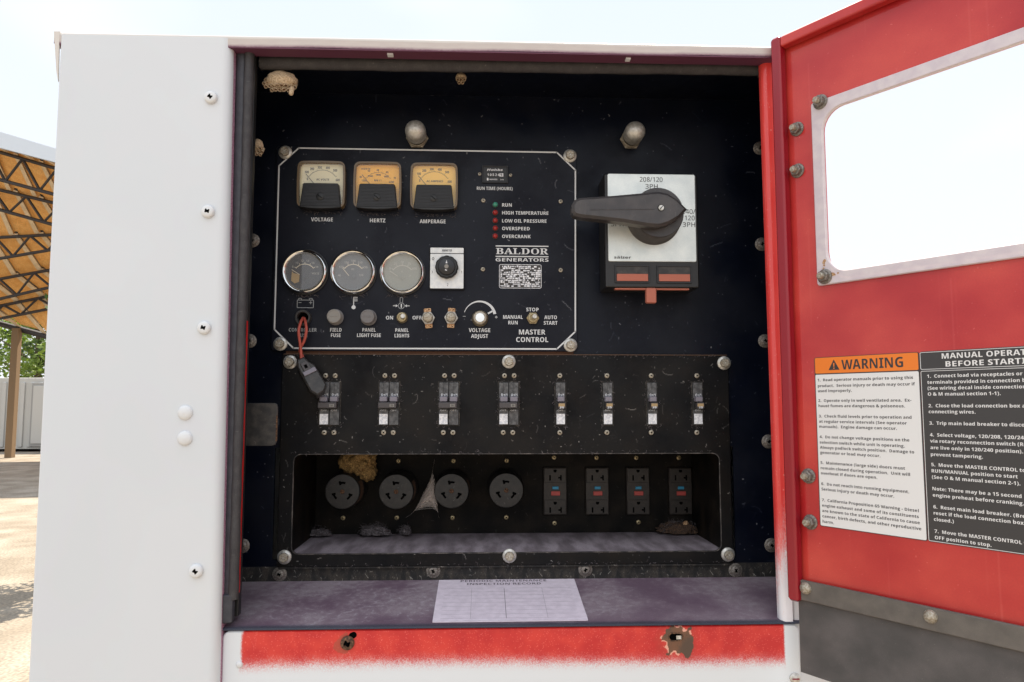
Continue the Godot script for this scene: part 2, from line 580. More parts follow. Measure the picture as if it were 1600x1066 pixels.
	tri_map(m, mottled(128, 128, 48, 0.04, Color(0.11, 0.09, 0.08), Color(0.17, 0.14, 0.12), 0.15, 1.5), 0.05)
	m = mat("handle", Color.WHITE, 0.4)
	im = mottled(256, 256, 49, 0.02, Color(0.215, 0.205, 0.21), Color(0.26, 0.245, 0.245), 0.06, 1.8, 0.3)
	lint(im, 120, 0.04, 0.2, 20.0, 50)
	tri_map(m, im, 0.1)
	# rubber
	m = mat("seal_flat", Color.WHITE, 0.55)
	tri_map(m, mottled(256, 256, 51, 0.03, Color(0.18, 0.185, 0.215), Color(0.23, 0.23, 0.255), 0.1), 0.1)
	m = mat("seal_bulb", Color.WHITE, 0.7)
	im = mottled(256, 256, 52, 0.03, Color(0.19, 0.18, 0.19), Color(0.235, 0.225, 0.23), 0.12)
	lint(im, 300, 0.05, 0.3, 6.0, 53)
	tri_map(m, im, 0.12)
	m = mat("flap", Color.WHITE, 0.75)
	im = mottled(512, 512, 54, 0.006, Color(0.28, 0.27, 0.265), Color(0.36, 0.34, 0.335), 0.05, 1.4, 0.3)
	lint(im, 1200, 0.03, 0.22, 2.0, 55)
	tri_map(m, im, 0.16)
	m = mat("flap_strip", Color.WHITE, 0.6)
	im = mottled(512, 512, 56, 0.015, Color(0.34, 0.32, 0.3), Color(0.4, 0.375, 0.35), 0.04, 1.5, 0.3)
	lint(im, 500, 0.03, 0.2, 5.0, 57)
	tri_map(m, im, 0.16)
	# red enamel, chalky in places
	m = mat("red", Color.WHITE, 0.34, 0.0, 0.36)
	im = mottled(1024, 1024, 61, 0.0035, lin(0.4, 0.014, 0.017), lin(0.55, 0.052, 0.038), 0.03, 1.7, 0.3)
	var sr := RandomNumberGenerator.new()
	sr.seed = 64
	for k in 60:                       # old run marks
		var sx := sr.randi() % 1024
		var sy := sr.randi() % 1024
		var amount := sr.randf_range(0.03, 0.12)
		for q in sr.randi_range(60, 260):
			for e in 3:
				var xx := (sx + e) % 1024
				var yy := (sy + q) % 1024
				im.set_pixel(xx, yy, im.get_pixel(xx, yy).lerp(Color(0.9, 0.62, 0.6), amount * (1.0 - absf(e - 1) * 0.5)))
	lint(im, 2600, 0.06, 0.5, 2.5, 62, Color(0.95, 0.75, 0.72))
	tri_map(m, im, 0.55)
	rough_map(m, 63, 0.015, 0.3, 0.44)
	m.clearcoat_enabled = true
	m.clearcoat = 0.5
	m.clearcoat_roughness = 0.1
	mat("red_dark_reflection", lin(0.27, 0.007, 0.016), 0.22)  # door red darkened, the reflection of dark surroundings is in the colour
	mat("red_gloss", lin(0.46, 0.02, 0.022), 0.16)
	mat("red_dark", lin(0.2, 0.012, 0.03), 0.4)
	m = mat("milky", Color.WHITE, 0.5)
	im = mottled(512, 512, 64, 0.02, Color(0.79, 0.745, 0.77), Color(0.83, 0.79, 0.8), 0.03, 1.8, 0.35)
	tri_map(m, im, 0.12)
	m.backlight_enabled = true
	m.backlight = Color(0.35, 0.3, 0.3)
	mat("sign_white", lin(0.72, 0.71, 0.70), 0.4)
	mat("sign_black", lin(0.035, 0.033, 0.034), 0.4)
	mat("sign_orange", lin(0.78, 0.19, 0.012), 0.4)
	# overspray on the sill: red strip fading into white grain by grain
	rng.seed = 71
	var w := 1024
	var h := 160
	var f := field(w, h, 72, 0.02, 4)
	im = Image.create(w, h, false, Image.FORMAT_RGB8)
	for y in h:
		for x in w:
			var u := float(x) / w * 0.57
			var v := float(y) / h * 0.09
			var n := f[y * w + x] / 255.0 - 0.5
			var edge := minf(smoothstep(0.044, 0.019, v + 0.002 * sin(u * 9.0) + n * 0.002), minf(smoothstep(0.0165, 0.0215, u + v * 0.03 + n * 0.003), smoothstep(0.5555, 0.5525, u)))
			var p := edge * edge * (3.0 - 2.0 * edge)
			var hit := clampf(p + (rng.randf() - 0.5) * 1.3 * sqrt(p * (1.0 - p)), 0.0, 1.0)
			var red := Color(0.73, 0.13, 0.14).lerp(Color(0.8, 0.21, 0.18), clampf(0.5 + n * 1.6 + (0.3 - u) * 0.8, 0, 1))  # paler towards the left, a bright reflection put into the colour
			var c := Color(0.825, 0.84, 0.855).lerp(red, hit)
			if rng.randf() < 0.03:
				c = c.lerp(Color(0.95, 0.7, 0.65), 0.5 * hit)
			# rust round the latch hole
			var dv := Vector2((u - 0.4465) / 0.0150, (v - 0.0135) / 0.0140)
			var rr := dv.length() + n * 0.9 + 0.08 * sin(dv.angle() * 5.0 + 0.7) + 0.07 * sin(dv.angle() * 11.0)
			if rr < 1.0:
				c = Color(0.31, 0.24, 0.2).lerp(Color(0.43, 0.29, 0.21), clampf(0.5 + n * 3.0 + (rng.randf() - 0.5) * 0.7, 0, 1))
			elif rr < 1.13 and n > 0.05:
				c = c.lerp(Color(0.88, 0.72, 0.63), 0.8)
			elif rr < 1.5:
				c = c.lerp(Color(0.62, 0.24, 0.18), 0.35 * (1.5 - rr) * 2.0)
			var d2 := Vector2((u - 0.1165) / 0.0095, (v - 0.013) / 0.010).length() + n * 0.8
			if d2 < 1.0:
				c = c.lerp(Color(0.6, 0.3, 0.22), 0.6)
			im.set_pixel(x, y, c)
	m = mat("sill", Color.WHITE, 0.36)
	m.albedo_texture = tex(im)
	m.texture_repeat = false
	m.uv1_scale = Vector3(1 / 0.57, -1 / 0.09, 1)
	m.uv1_offset = Vector3(0, 0, 0)
	# jamb: red, white overspray near its foot
	im = Image.create(64, 512, false, Image.FORMAT_RGB8)
	f = field(64, 512, 73, 0.02, 4)
	for y in 512:
		for x in 64:
			var t := 1.0 - y / 511.0            # height up the jamb
			var n := f[y * 64 + x] / 255.0 - 0.5
			var p := smoothstep(0.19, 0.05, t - (x / 64.0 - 0.5) * 0.05 + n * 0.05)
			var c := Color(0.86, 0.25, 0.24).lerp(Color(0.89, 0.31, 0.29), 0.5 + n)
			c = c.lerp(Color(0.87, 0.86, 0.88), clampf(p + (rng.randf() - 0.5) * 1.2 * sqrt(p * (1.0 - p)), 0, 1))
			if rng.randf() < 0.004:
				c = Color(0.9, 0.7, 0.66)
			im.set_pixel(x, y, c)
	m = mat("jamb", Color.WHITE, 0.2)
	m.albedo_texture = tex(im)
	m.texture_repeat = false
	# front lip of the roof: beige with red-purple overspray along its lower edge
	im = Image.create(1024, 32, false, Image.FORMAT_RGB8)
	f = field(1024, 32, 74, 0.03, 4)
	for y in 32:
		for x in 1024:
			var n := f[y * 1024 + x] / 255.0 - 0.5
			var p := clampf((y / 31.0 - 0.55) / 0.45 + n * 0.12, 0, 1)
			var c := Color(0.755, 0.72, 0.695).lerp(Color(0.73, 0.69, 0.67), 0.5 + n)
			c = c.lerp(Color(0.33, 0.16, 0.24), clampf(p * p * (0.55 + 0.6 * rng.randf()), 0, 0.9))
			im.set_pixel(x, y, c)
	m = mat("lip", Color.WHITE, 0.45)
	m.albedo_texture = tex(im)
	m.texture_repeat = false
	m = mat("overspray_pink", Color.WHITE, 0.5)
	tri_map(m, mottled(256, 256, 87, 0.1, Color(0.55, 0.3, 0.42), Color(0.74, 0.62, 0.68), 0.25, 2.4, 0.4), 0.05)
	mat("overspray_purple", lin(0.11, 0.03, 0.06), 0.6)
	# dusty floor with cobweb patterns
	w = 1024
	h = 512
	var n1 := noise(75, 0.032, 4)
	n1.fractal_type = FastNoiseLite.FRACTAL_RIDGED
	var n2 := noise(76, 0.006, 4)
	im = Image.create(w, h, false, Image.FORMAT_RGB8)
	for y in h:
		for x in w:
			var t := float(x) / w
			var v := float(y) / h
			var r := n1.get_noise_2d(x * 1.0, y * 0.42)
			var q := n2.get_noise_2d(x, y * 0.4)
			var c := Color(0.40, 0.32, 0.375).lerp(Color(0.50, 0.435, 0.47), clampf(0.5 + q * 1.4, 0, 1))
			var web := smoothstep(0.35, 0.8, r) * clampf(0.75 - absf(t - 0.28) * 1.7 + q * 1.2, 0.1, 1.0)
			var fz := n2.get_noise_2d(x * 9.0, y * 4.0) + (rng.randf() - 0.5) * 0.9
			c = c.lerp(Color(0.72, 0.70, 0.73), clampf(web * (0.32 + fz * 0.8), 0, 0.7))
			c = c.lerp(Color(0.60, 0.56, 0.58), clampf((0.62 - v) * 0.5 + (0.4 - t) * 0.45 + q * 0.8 + fz * 0.7, 0.0, 0.6))
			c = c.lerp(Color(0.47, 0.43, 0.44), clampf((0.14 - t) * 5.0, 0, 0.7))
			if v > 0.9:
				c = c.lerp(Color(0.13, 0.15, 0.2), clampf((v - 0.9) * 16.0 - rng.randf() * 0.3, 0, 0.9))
			var k := rng.randf()
			if k < 0.02:
				c = c.lerp(Color(0.75, 0.7, 0.72), 0.4)
			elif k < 0.035:
				c = c.lerp(Color(0.1, 0.08, 0.1), 0.4)
			c *= 0.96 + rng.randf() * 0.08
			# pale rub at the left front corner
			var d := Vector2((t - 0.035) / 0.03, (v - 0.93) / 0.1).length() + q * 0.8
			if d < 1.0:
				c = c.lerp(Color(0.72, 0.78, 0.86), (1.0 - d) * 1.3)
			im.set_pixel(x, y, c)
	m = mat("floor", Color.WHITE, 0.62)
	m.albedo_texture = tex(im)
	m.texture_repeat = false
	m = mat("ledge", Color.WHITE, 0.75)
	im = mottled(1024, 256, 77, 0.012, Color(0.44, 0.4, 0.42), Color(0.61, 0.565, 0.59), 0.16, 2.0, 0.35)
	lint(im, 700, 0.1, 0.6, 6.0, 78, Color(0.12, 0.1, 0.1))
	lint(im, 700, 0.1, 0.5, 6.0, 79)
	tri_map(m, im, 0.3, Vector3(0.1, 0, 0.2))
	mat("faded_ink", lin(0.17, 0.14, 0.165), 0.8)
	m = mat("paper", Color.WHITE, 0.75)
	im = mottled(512, 512, 81, 0.02, Color(0.82, 0.77, 0.81), Color(0.87, 0.82, 0.86), 0.06, 1.6, 0.4)
	lint(im, 1500, 0.1, 0.5, 2.0, 82, Color(0.35, 0.28, 0.34))
	tri_map(m, im, 0.12)
	# nests and clumps
	m = mat("comb", Color.WHITE, 0.95)
	tri_map(m, mottled(256, 256, 83, 0.04, Color(0.66, 0.57, 0.46), Color(0.82, 0.74, 0.63), 0.15, 1.8, 0.3), 0.02)
	mat("comb_inside", lin(0.16, 0.09, 0.05), 0.95)
	m = mat("mud", Color.WHITE, 0.95)
	tri_map(m, mottled(256, 256, 84, 0.05, Color(0.42, 0.33, 0.2), Color(0.66, 0.54, 0.34), 0.3, 2.2, 0.3), 0.03)
	m = mat("fluff", Color.WHITE, 1.0)
	tri_map(m, mottled(256, 256, 85, 0.05, Color(0.27, 0.25, 0.25), Color(0.45, 0.42, 0.43), 0.25, 2.2, 0.3), 0.03)
	m = mat("dark_mud", Color.WHITE, 1.0)
	tri_map(m, mottled(256, 256, 86, 0.05, Color(0.12, 0.1, 0.1), Color(0.4, 0.3, 0.22), 0.3, 2.6, 0.3), 0.02)
	m = mat("web", Color(0.9, 0.84, 0.8, 0.2), 0.9)
	m.transparency = BaseMaterial3D.TRANSPARENCY_ALPHA
	mat("silk", lin(0.6, 0.54, 0.5), 0.9)
	# yard
	m = mat("dirt", Color.WHITE, 0.95)
	tri_map(m, mottled(1024, 1024, 91, 0.008, lin(0.2, 0.165, 0.125), lin(0.3, 0.26, 0.21), 0.22, 1.8, 0.25), 7.0)
	m = mat("plywood", Color.WHITE, 0.8)
	tri_map(m, mottled(256, 256, 92, 0.03, lin(0.72, 0.36, 0.1), lin(0.82, 0.47, 0.16), 0.15), 1.5)
	m = mat("pine", Color.WHITE, 0.8)
	tri_map(m, mottled(256, 256, 93, 0.03, lin(0.62, 0.48, 0.3), lin(0.72, 0.58, 0.4), 0.12), 1.5)
	mat("post_wood", lin(0.2, 0.13, 0.07), 0.85)
	mat("truss_steel", lin(0.035, 0.032, 0.035), 0.6)
	mat("roof_metal", lin(0.55, 0.6, 0.66), 0.4)
	mat("container", lin(0.46, 0.46, 0.44), 0.5)
	mat("container_bar", lin(0.3, 0.3, 0.29), 0.5)
	mat("bark", lin(0.1, 0.075, 0.05), 0.9)
	m = mat("leaf", lin(0.12, 0.17, 0.03), 0.6)
	m.backlight_enabled = true
	m.backlight = Color(0.4, 0.5, 0.12)
	m = mat("leaf_dark", lin(0.045, 0.08, 0.02), 0.6)
	m.backlight_enabled = true
	m.backlight = Color(0.18, 0.26, 0.06)

# ------------------------------------------------------------------ hardware
func hex_bolt() -> ArrayMesh:      # flanged hex bolt, washer 16 mm
	if not cache.has("hex"):
		var mb := MB.new()
		mb.lathe(M.steel, I, pv([0.0081, 0, 0.0081, 0.0012, 0.0076, 0.0018, 0.0055, 0.0024, 0.0052, 0.0026]), 26)
		var hexa := circle(0.0056, 6)
		mb.prism(M.zinc_dirty, I, hexa, 0.001, 0.0066, 0.0006)
		for i in 6:                 # raised grade marks
			var t := TAU * i / 6 + 0.3
			mb.box(M.steel, Transform3D(Basis(Vector3.BACK, t), Vector3(cos(t), sin(t), 0) * 0.0027 + Vector3(0, 0, 0.0067)), Vector3(0.0019, 0.0004, 0.0004))
		mb.lathe(M.steel, I, pv([0.0011, 0.0066, 0.001, 0.0069, 0, 0.0070]), 8)
		cache.hex = mb.mesh()
	return cache.hex

func cross_cut(mb: MB, m: Material, l: float, w: float, z: float) -> void:
	var a := w / 2
	mb.prism(m, I, pv([a, a, l, a * 0.7, l, -a * 0.7, a, -a, a * 0.7, -l, -a * 0.7, -l, -a, -a, -l, -a * 0.7, -l, a * 0.7, -a, a, -a * 0.7, l, a * 0.7, l]), z - 0.0004, z)

func pan_screw(key: String, head: Material, washer: Material, r: float, rw: float) -> ArrayMesh:
	if not cache.has(key):
		var mb := MB.new()
		if rw > 0:
			mb.lathe(washer, I, pv([rw, 0, rw, r * 0.18, rw * 0.94, r * 0.26, 0, r * 0.26]), 22)
		var h := r * 0.62
		mb.lathe(head, I, pv([r, 0, r, h * 0.45, r * 0.93, h * 0.72, r * 0.75, h * 0.92, r * 0.45, h, 0, h * 1.02]), 20)
		cross_cut(mb, M.hole, r * 0.4, r * 0.2, h * 1.04)
		cache[key] = mb.mesh()
	return cache[key]

func nut_bolt() -> ArrayMesh:
	if not cache.has("nut"):
		var mb := MB.new()
		mb.lathe(M.bolt_dark, I, pv([0.0074, 0, 0.0074, 0.001, 0.007, 0.0014, 0, 0.0014]), 20)
		mb.prism(M.bolt_dark, I, circle(0.0058, 6), 0.001, 0.006, 0.0006)
		mb.lathe(M.zinc_dirty, I, pv([0.0031, 0.006, 0.0031, 0.0098, 0.0026, 0.0104, 0, 0.0104]), 12)
		cache.nut = mb.mesh()
	return cache.nut

func lumpy(mb: MB, m: Material, c: Vector3, r: Vector3, sd: int, amp: float, freq: float, ns := 20, flat_bottom := false) -> void:
	var n := noise(sd, freq, 4)
	var rows := []
	for i in ns + 1:
		var line := PackedVector3Array()
		var th := PI * i / ns
		for j in ns * 2:
			var ph := TAU * j / (ns * 2)
			var d := Vector3(sin(th) * cos(ph), -cos(th), sin(th) * sin(ph))
			var k := 1.0 + amp * n.get_noise_3d(d.x * 100, d.y * 100, d.z * 100)
			var p := d * k * r
			if flat_bottom:
				p.y = maxf(p.y, 0.0)
			line.append(c + p)
		rows.append(line)
	mb.grid(m, rows, false, true)

# ------------------------------------------------------------------ cabinet shell
func build_shell() -> void:
	# left corner panel with a rounded inner edge
	var mb := MB.new()
	var rows := []
	for v in [[0.62, -0.4265, -0.2500], [1.29, -0.4272, -0.2515], [1.6, -0.4285, -0.2548], [1.9245, -0.4298, -0.2588]]:
		var line := PackedVector3Array()
		line.append(Vector3(v[1], v[0], -2.3))
		line.append(Vector3(v[1], v[0], ZF - 0.006))
		for i in 5:
			var t := PI / 2 * i / 4
			line.append(Vector3(v[1] + 0.003 - cos(t) * 0.003, v[0], ZF - 0.003 + sin(t) * 0.003))
		for i in 12:
			line.append(Vector3(lerpf(v[1] + 0.006, v[2] - 0.010, (i + 0.5) / 12), v[0], ZF))
		for i in 9:
			var t := PI / 2 * i / 8
			line.append(Vector3(v[2] - 0.009 + sin(t) * 0.009, v[0], ZF - 0.009 + cos(t) * 0.009))
		rows.append(line)
	mb.grid(M.white_paint, rows)
	rows = []
	for v in [[0.62, -0.2500], [1.29, -0.2515], [1.6, -0.2548], [1.9245, -0.2588]]:
		rows.append(PackedVector3Array([Vector3(v[1], v[0], ZF - 0.009), Vector3(v[1] + 0.0001, v[0], ZF - 0.032)]))
	mb.grid(M.overspray_pink, rows)
	mb.quad(M.white_paint, Vector3(-0.4298, 1.9245, ZF - 0.003), Vector3(-0.262, 1.9245, ZF - 0.002), Vector3(-0.2588, 1.9245, ZF - 0.03), Vector3(-0.4298, 1.9245, ZF - 0.03), Vector3.UP)
	var cp := put(mb, "corner_panel", gen, I, "white painted panel left of the opening")
	for q in [[330, 153, 0.1], [325.5, 331, 0.6], [319.5, 512.5, 0.5], [307, 892, 0.05]]:
		put(pan_screw("wscrew", M.screw_white, M.screw_white, 0.0066, 0.0), "panel_screw", cp, X(q[0], q[1], ZF, Basis(Vector3.BACK, q[2])))
	mb = MB.new()
	mb.lathe(M.screw_white, I, pv([0.0074, 0, 0.0073, 0.0008, 0.0066, 0.002, 0.005, 0.003, 0.0026, 0.0036, 0, 0.0038]), 24)
	for q in [[289.5, 645], [289, 685]]:
		put(mb.mesh(), "dome_plug", cp, X(q[0], q[1], ZF))
	# roof: thin skin with a rolled front lip and a side lip
	mb = MB.new()
	rows = []
	var prof := [Vector2(1.9283, -2.35), Vector2(1.9283, -0.745)]
	for i in 7:
		var t := PI / 2 * i / 6
		prof.append(Vector2(1.9253 + cos(t) * 0.003, -0.7400 + sin(t) * 0.003))
	prof.append(Vector2(1.9166, -0.7372))
	for x in [-0.4368, -0.432, -0.2, 0.0, 0.2, 0.36, 0.366]:
		var line := PackedVector3Array()
		for p in prof:
			line.append(Vector3(x, p.x + 0.0006 * sin(x * 30.0), p.y))
		rows.append(line)
	# uv runs along the roof in rows: build the lip separately so that its overspray maps to it
	mb.grid(M.roof_paint, rows, true)
	var lip := []
	for yy in [1.9158, 1.9245]:
		var line := PackedVector3Array()
		for i in 13:
			var x := lerpf(-0.4368, 0.366, i / 12.0)
			line.append(Vector3(x, yy + 0.0006 * sin(x * 30.0), -0.7366 if yy > 1.92 else -0.7368))
		lip.append(line)
	mb.grid(M.lip, lip)
	mb.box(M.overspray_purple, at(-0.0355, 1.9152, -0.746), Vector3(0.80, 0.0012, 0.018))
	var ear := PackedVector2Array()
	for q in [[84, 49], [94, 49], [92.5, 70], [91, 128], [88, 112]]:
		var p := P(q[0], q[1], -0.7372)
		ear.append(Vector2(p.x, p.y))
	mb.prism(M.roof_paint, at(0, 0, -0.7372), ear, -0.001, 0.0006, 0.0003, true)
	mb.box(M.roof_paint, at(-0.4362, 1.915, -1.55), Vector3(0.0016, 0.026, 1.6), 0.0005)
	mb.box(M.roof_paint, at(0.3652, 1.915, -1.55), Vector3(0.0016, 0.026, 1.6), 0.0005)
	mb.box(M.screw_white, X(610, 86, -0.745), Vector3(0.006, 0.002, 0.006))
	mb.box(M.screw_white, X(981, 93, -0.745), Vector3(0.005, 0.002, 0.006))
	put(mb, "roof", gen, I, "beige sheet metal roof with a rolled front lip")
	# right post behind the door, right side and rear
	mb = MB.new()
	mb.box(M.white_paint, at(0.3355, 1.268, -0.7605), Vector3(0.047, 1.296, 0.02), 0.003)
	mb.box(M.white_paint, at(0.361, 1.268, -1.535), Vector3(0.004, 1.296, 1.5))
	put(mb, "side_panel", gen)
	mb = MB.new()
	mb.box(M.white_paint, at(-0.033, 1.268, -2.302), Vector3(0.788, 1.296, 0.004))
	mb.box(M.white_paint, at(-0.033, 0.6175, -1.52), Vector3(0.784, 0.004, 1.55))
	put(mb, "rear_panel", gen)
	mb = MB.new()
	for x in [-0.33, 0.27]:
		mb.box(M.black, at(x, 0.307, -1.52), Vector3(0.1, 0.61, 1.5), 0.004)
	put(mb, "skid_base", gen)
	# jamb on the hinge side: rounded red edge
	mb = MB.new()
	rows = []
	for i in 9:
		var y := lerpf(1.3315, 1.9165, i / 8.0)
		var xx := lerpf(0.3, 0.2975, i / 8.0)
		var line := PackedVector3Array()
		line.append(Vector3(xx, y, -0.758))
		for k in 9:
			var t := PI / 2 * k / 8
			line.append(Vector3(xx + 0.006 - cos(t) * 0.006, y, -0.754 + sin(t) * 0.006))
		line.append(Vector3(0.3119, y, -0.748))
		rows.append(line)
	mb.grid(M.jamb, rows)
	put(mb, "door_jamb", gen, I, "glossy red door jamb with white overspray at its foot")
	# rubber seals
	mb = MB.new()
	rows = []
	for i in 24:
		var y := lerpf(1.352, 1.9205, i / 23.0)
		var k := lerpf(0.003, 0.0, i / 23.0)
		var line := PackedVector3Array()
		for q in [[-0.2582, -0.756], [-0.2580, -0.7505], [-0.2565, -0.7495], [-0.251, -0.7485], [-0.2495, -0.7495]]:
			line.append(Vector3(q[0] + k, y, q[1]))
		rows.append(line)
	mb.grid(M.seal_flat, rows)
	rows = []
	for i in 60:
		var y := lerpf(1.36, 1.9185, i / 59.0)
		var k := lerpf(0.001, 0.0, i / 59.0)
		var line := PackedVector3Array()
		for q in 14:
			var t := TAU * q / 14
			var r := 0.0048 * (1.0 + 0.05 * sin(i * 1.3) + 0.04 * sin(i * 0.37))
			line.append(Vector3(-0.2446 + k - cos(t) * r, y, -0.7505 + sin(t) * r))
		rows.append(line)
	mb.grid(M.seal_bulb, rows, false, true)
	mb.box(M.seal_flat, at(-0.2486, 1.3515, -0.7495), Vector3(0.0125, 0.028, 0.008), 0.002)
	mb.box(M.seal_bulb, at(-0.2446, 1.9185, -0.7505), Vector3(0.0098, 0.001, 0.0098), 0.0003)
	put(mb, "door_seal", gen, I, "upright black rubber seal beside the white panel")
	mb = MB.new()
	rows = []
	for i in 60:
		var x := lerpf(-0.2385, 0.3035, i / 59.0)
		var line := PackedVector3Array()
		for q in 16:
			var t := TAU * q / 16
			var r := 0.0084 * (1.0 + 0.03 * sin(i * 0.9) + 0.03 * sin(i * 0.31 + 2.0))
			var sx := 0.8
			line.append(Vector3(x, lerpf(1.9155, 1.9185, i / 59.0) + cos(t) * r * 1.05 * (0.85 if t > PI else 1.0), -0.769 + sin(t) * r * sx))
		rows.append(line)
	mb.grid(M.seal_bulb, rows, false, true)
	for e in [-0.2385, 0.3035]:
		mb.box(M.seal_bulb, at(e, 1.916 if e < 0 else 1.9185, -0.769), Vector3(0.001, 0.018, 0.013), 0.0004)
	put(mb, "top_seal", gen, I, "dark grey rubber seal along the top of the opening")
	for q in [[-0.2475, 0.0135], [0.3085, 0.0055]]:
		mb = MB.new()
		mb.box(M.black, at(q[0], 1.63, -0.7625), Vector3(q[1], 0.578, 0.009), 0.001)
		put(mb, "opening_flange", gen)
	mb = MB.new()
	mb.box(M.red_gloss, at(-0.2402, 1.50, -0.7562), Vector3(0.0012, 0.27, 0.002))
	put(mb, "paint_edge", gen, I, "thin red paint edge beside the left seal")
	# compartment: ceiling, walls, back panel with a hole for the recess
	mb = MB.new()
	mb.box(M.panel_back, at(0.022, 1.9262, -0.806), Vector3(0.668, 0.0016, 0.128))
	put(mb, "compartment_ceiling", gen)
	for x in [-0.312, 0.3565]:
		mb = MB.new()
		mb.box(M.panel_back, at(x, 1.62, -0.8185), Vector3(0.003, 0.612, 0.103))
		put(mb, "compartment_wall", gen)
	mb = MB.new()
	var hole := PackedVector2Array([Vector2(0.297, 1.50), Vector2(-0.24, 1.50), Vector2(-0.24, 1.373), Vector2(0.297, 1.373)])
	mb.ring(M.panel_back, at(0, 0, ZB), PackedVector2Array([Vector2(0.355, 1.9253), Vector2(-0.31, 1.9253), Vector2(-0.31, 1.335), Vector2(0.355, 1.335)]), hole, -0.003, 0)
	var bp := put(mb, "back_panel", gen, I, "navy black back panel with dust and hairs")
	for q in [[1187, 232], [1190, 382], [1195, 533], [1200.5, 690], [1205, 852], [395, 376], [390, 533], [379, 853], [437, 897], [677, 892], [914.5, 890], [1149, 891]]:
		put(pan_screw("panscrew", M.bolt_dark, M.bolt_dark, 0.0058, 0.0082), "pan_head_screw", bp, X(q[0], q[1], ZB, Basis(Vector3.BACK, rng.randf() * TAU)))
	# floor, sloping a little to the front, with a rolled edge
	mb = MB.new()
	rows = []
	for r in [[1.3311, -0.7468], [1.3326, -0.7475], [1.3336, -0.750], [1.3341, -0.754], [1.349, ZB]]:
		var line := PackedVector3Array()
		for i in 25:
			line.append(Vector3(lerpf(-0.31, 0.355, i / 24.0), r[0], r[1]))
		rows.append(line)
	# even out the rows so that the texture runs with depth
	var dense := []
	for r in 4:
		dense.append(rows[r])
	for k in range(1, 33):
		var line := PackedVector3Array()
		for i in 25:
			line.append(rows[3][i].lerp(rows[4][i], k / 32.0))
		dense.append(line)
	mb.grid(M.floor, dense)
	put(mb, "compartment_floor", gen, I, "dusty purple grey floor of the compartment")
	# sill panel below the opening
	mb = MB.new()
	var pts := rrect(0.57, 0.712, 0.007, 5)
	for i in pts.size():
		pts[i] += Vector2(0.285, -0.356)
	mb.prism(M.sill, at(-0.252, 1.3300, -0.752), pts, -0.012, 0.004, 0.0012)
	var sp := put(mb, "sill_panel", gen, I, "white sill panel with an oversprayed red strip along its top")
	mb = MB.new()
	mb.prism(M.hole, at(0.0072, 0.0044, 0), rrect(0.008, 0.006, 0.003), 0, 0.0002)
	mb.lathe(M.rusty, I, pv([0.0068, 0, 0.0068, 0.0016, 0.006, 0.003, 0.0035, 0.0038, 0, 0.004]), 20)
	cross_cut(mb, M.hole, 0.0034, 0.0018, 0.0042)
	put(mb, "rusty_screw", sp, X(543, 1004.5, -0.748, Basis(Vector3.BACK, 0.4)), "rusty screw in the red strip")
	mb = MB.new()
	mb.ring(M.rusty, I, rrect(0.0155, 0.0086, 0.0042), rrect(0.013, 0.0062, 0.003), 0.0, 0.0006, 0.0002)
	mb.prism(M.hole, I, rrect(0.0132, 0.0064, 0.003), 0, 0.0002)
	mb.box(M.steel, at(0.003, -0.0005, 0.0001), Vector3(0.005, 0.0035, 0.0005))
	put(mb, "latch_hole", sp, X(1056, 995.5, -0.748), "rusted slotted latch hole")
	mb = MB.new()
	mb.lathe(M.screw_white, I, pv([0.0032, 0, 0.0030, 0.001, 0.002, 0.0017, 0, 0.002]), 14)
	put(mb.mesh(), "rivet", sp, X(374, 1038.5, -0.748))
	mb = MB.new()
	mb.lathe(M.steel, I, pv([0.0055, 0, 0.0053, 0.0012, 0.0035, 0.0024, 0, 0.0028]), 16)
	mb.box(M.red_dark, at(0, 0, 0.0028), Vector3(0.007, 0.0013, 0.0005))
	put(mb, "rivet", sp, X(1242, 1060, -0.748))
	# strike plate that reaches in from the left
	mb = MB.new()
	var a := P(434, 630, -0.80)
	var b := P(434, 697, -0.80)
	var hh := a.y - b.y
	mb.prism(M.plastic, at(a.x, (a.y + b.y) / 2, -0.80), pv([-0.055, -hh / 2, -0.006, -hh / 2, -0.0018, -hh / 2 + 0.0012, 0, -hh / 2 + 0.006, 0, hh / 2 - 0.004, -0.0012, hh / 2 - 0.0012, -0.004, hh / 2, -0.055, hh / 2]), -0.0022, 0, 0.0005, true)
	mb.box(M.rusty, at(a.x - 0.0006, (a.y + b.y) / 2 - 0.004, -0.7999), Vector3(0.0016, hh * 0.6, 0.0006))
	put(mb, "strike_plate", gen, I, "dark steel strike plate reaching in from the left edge")

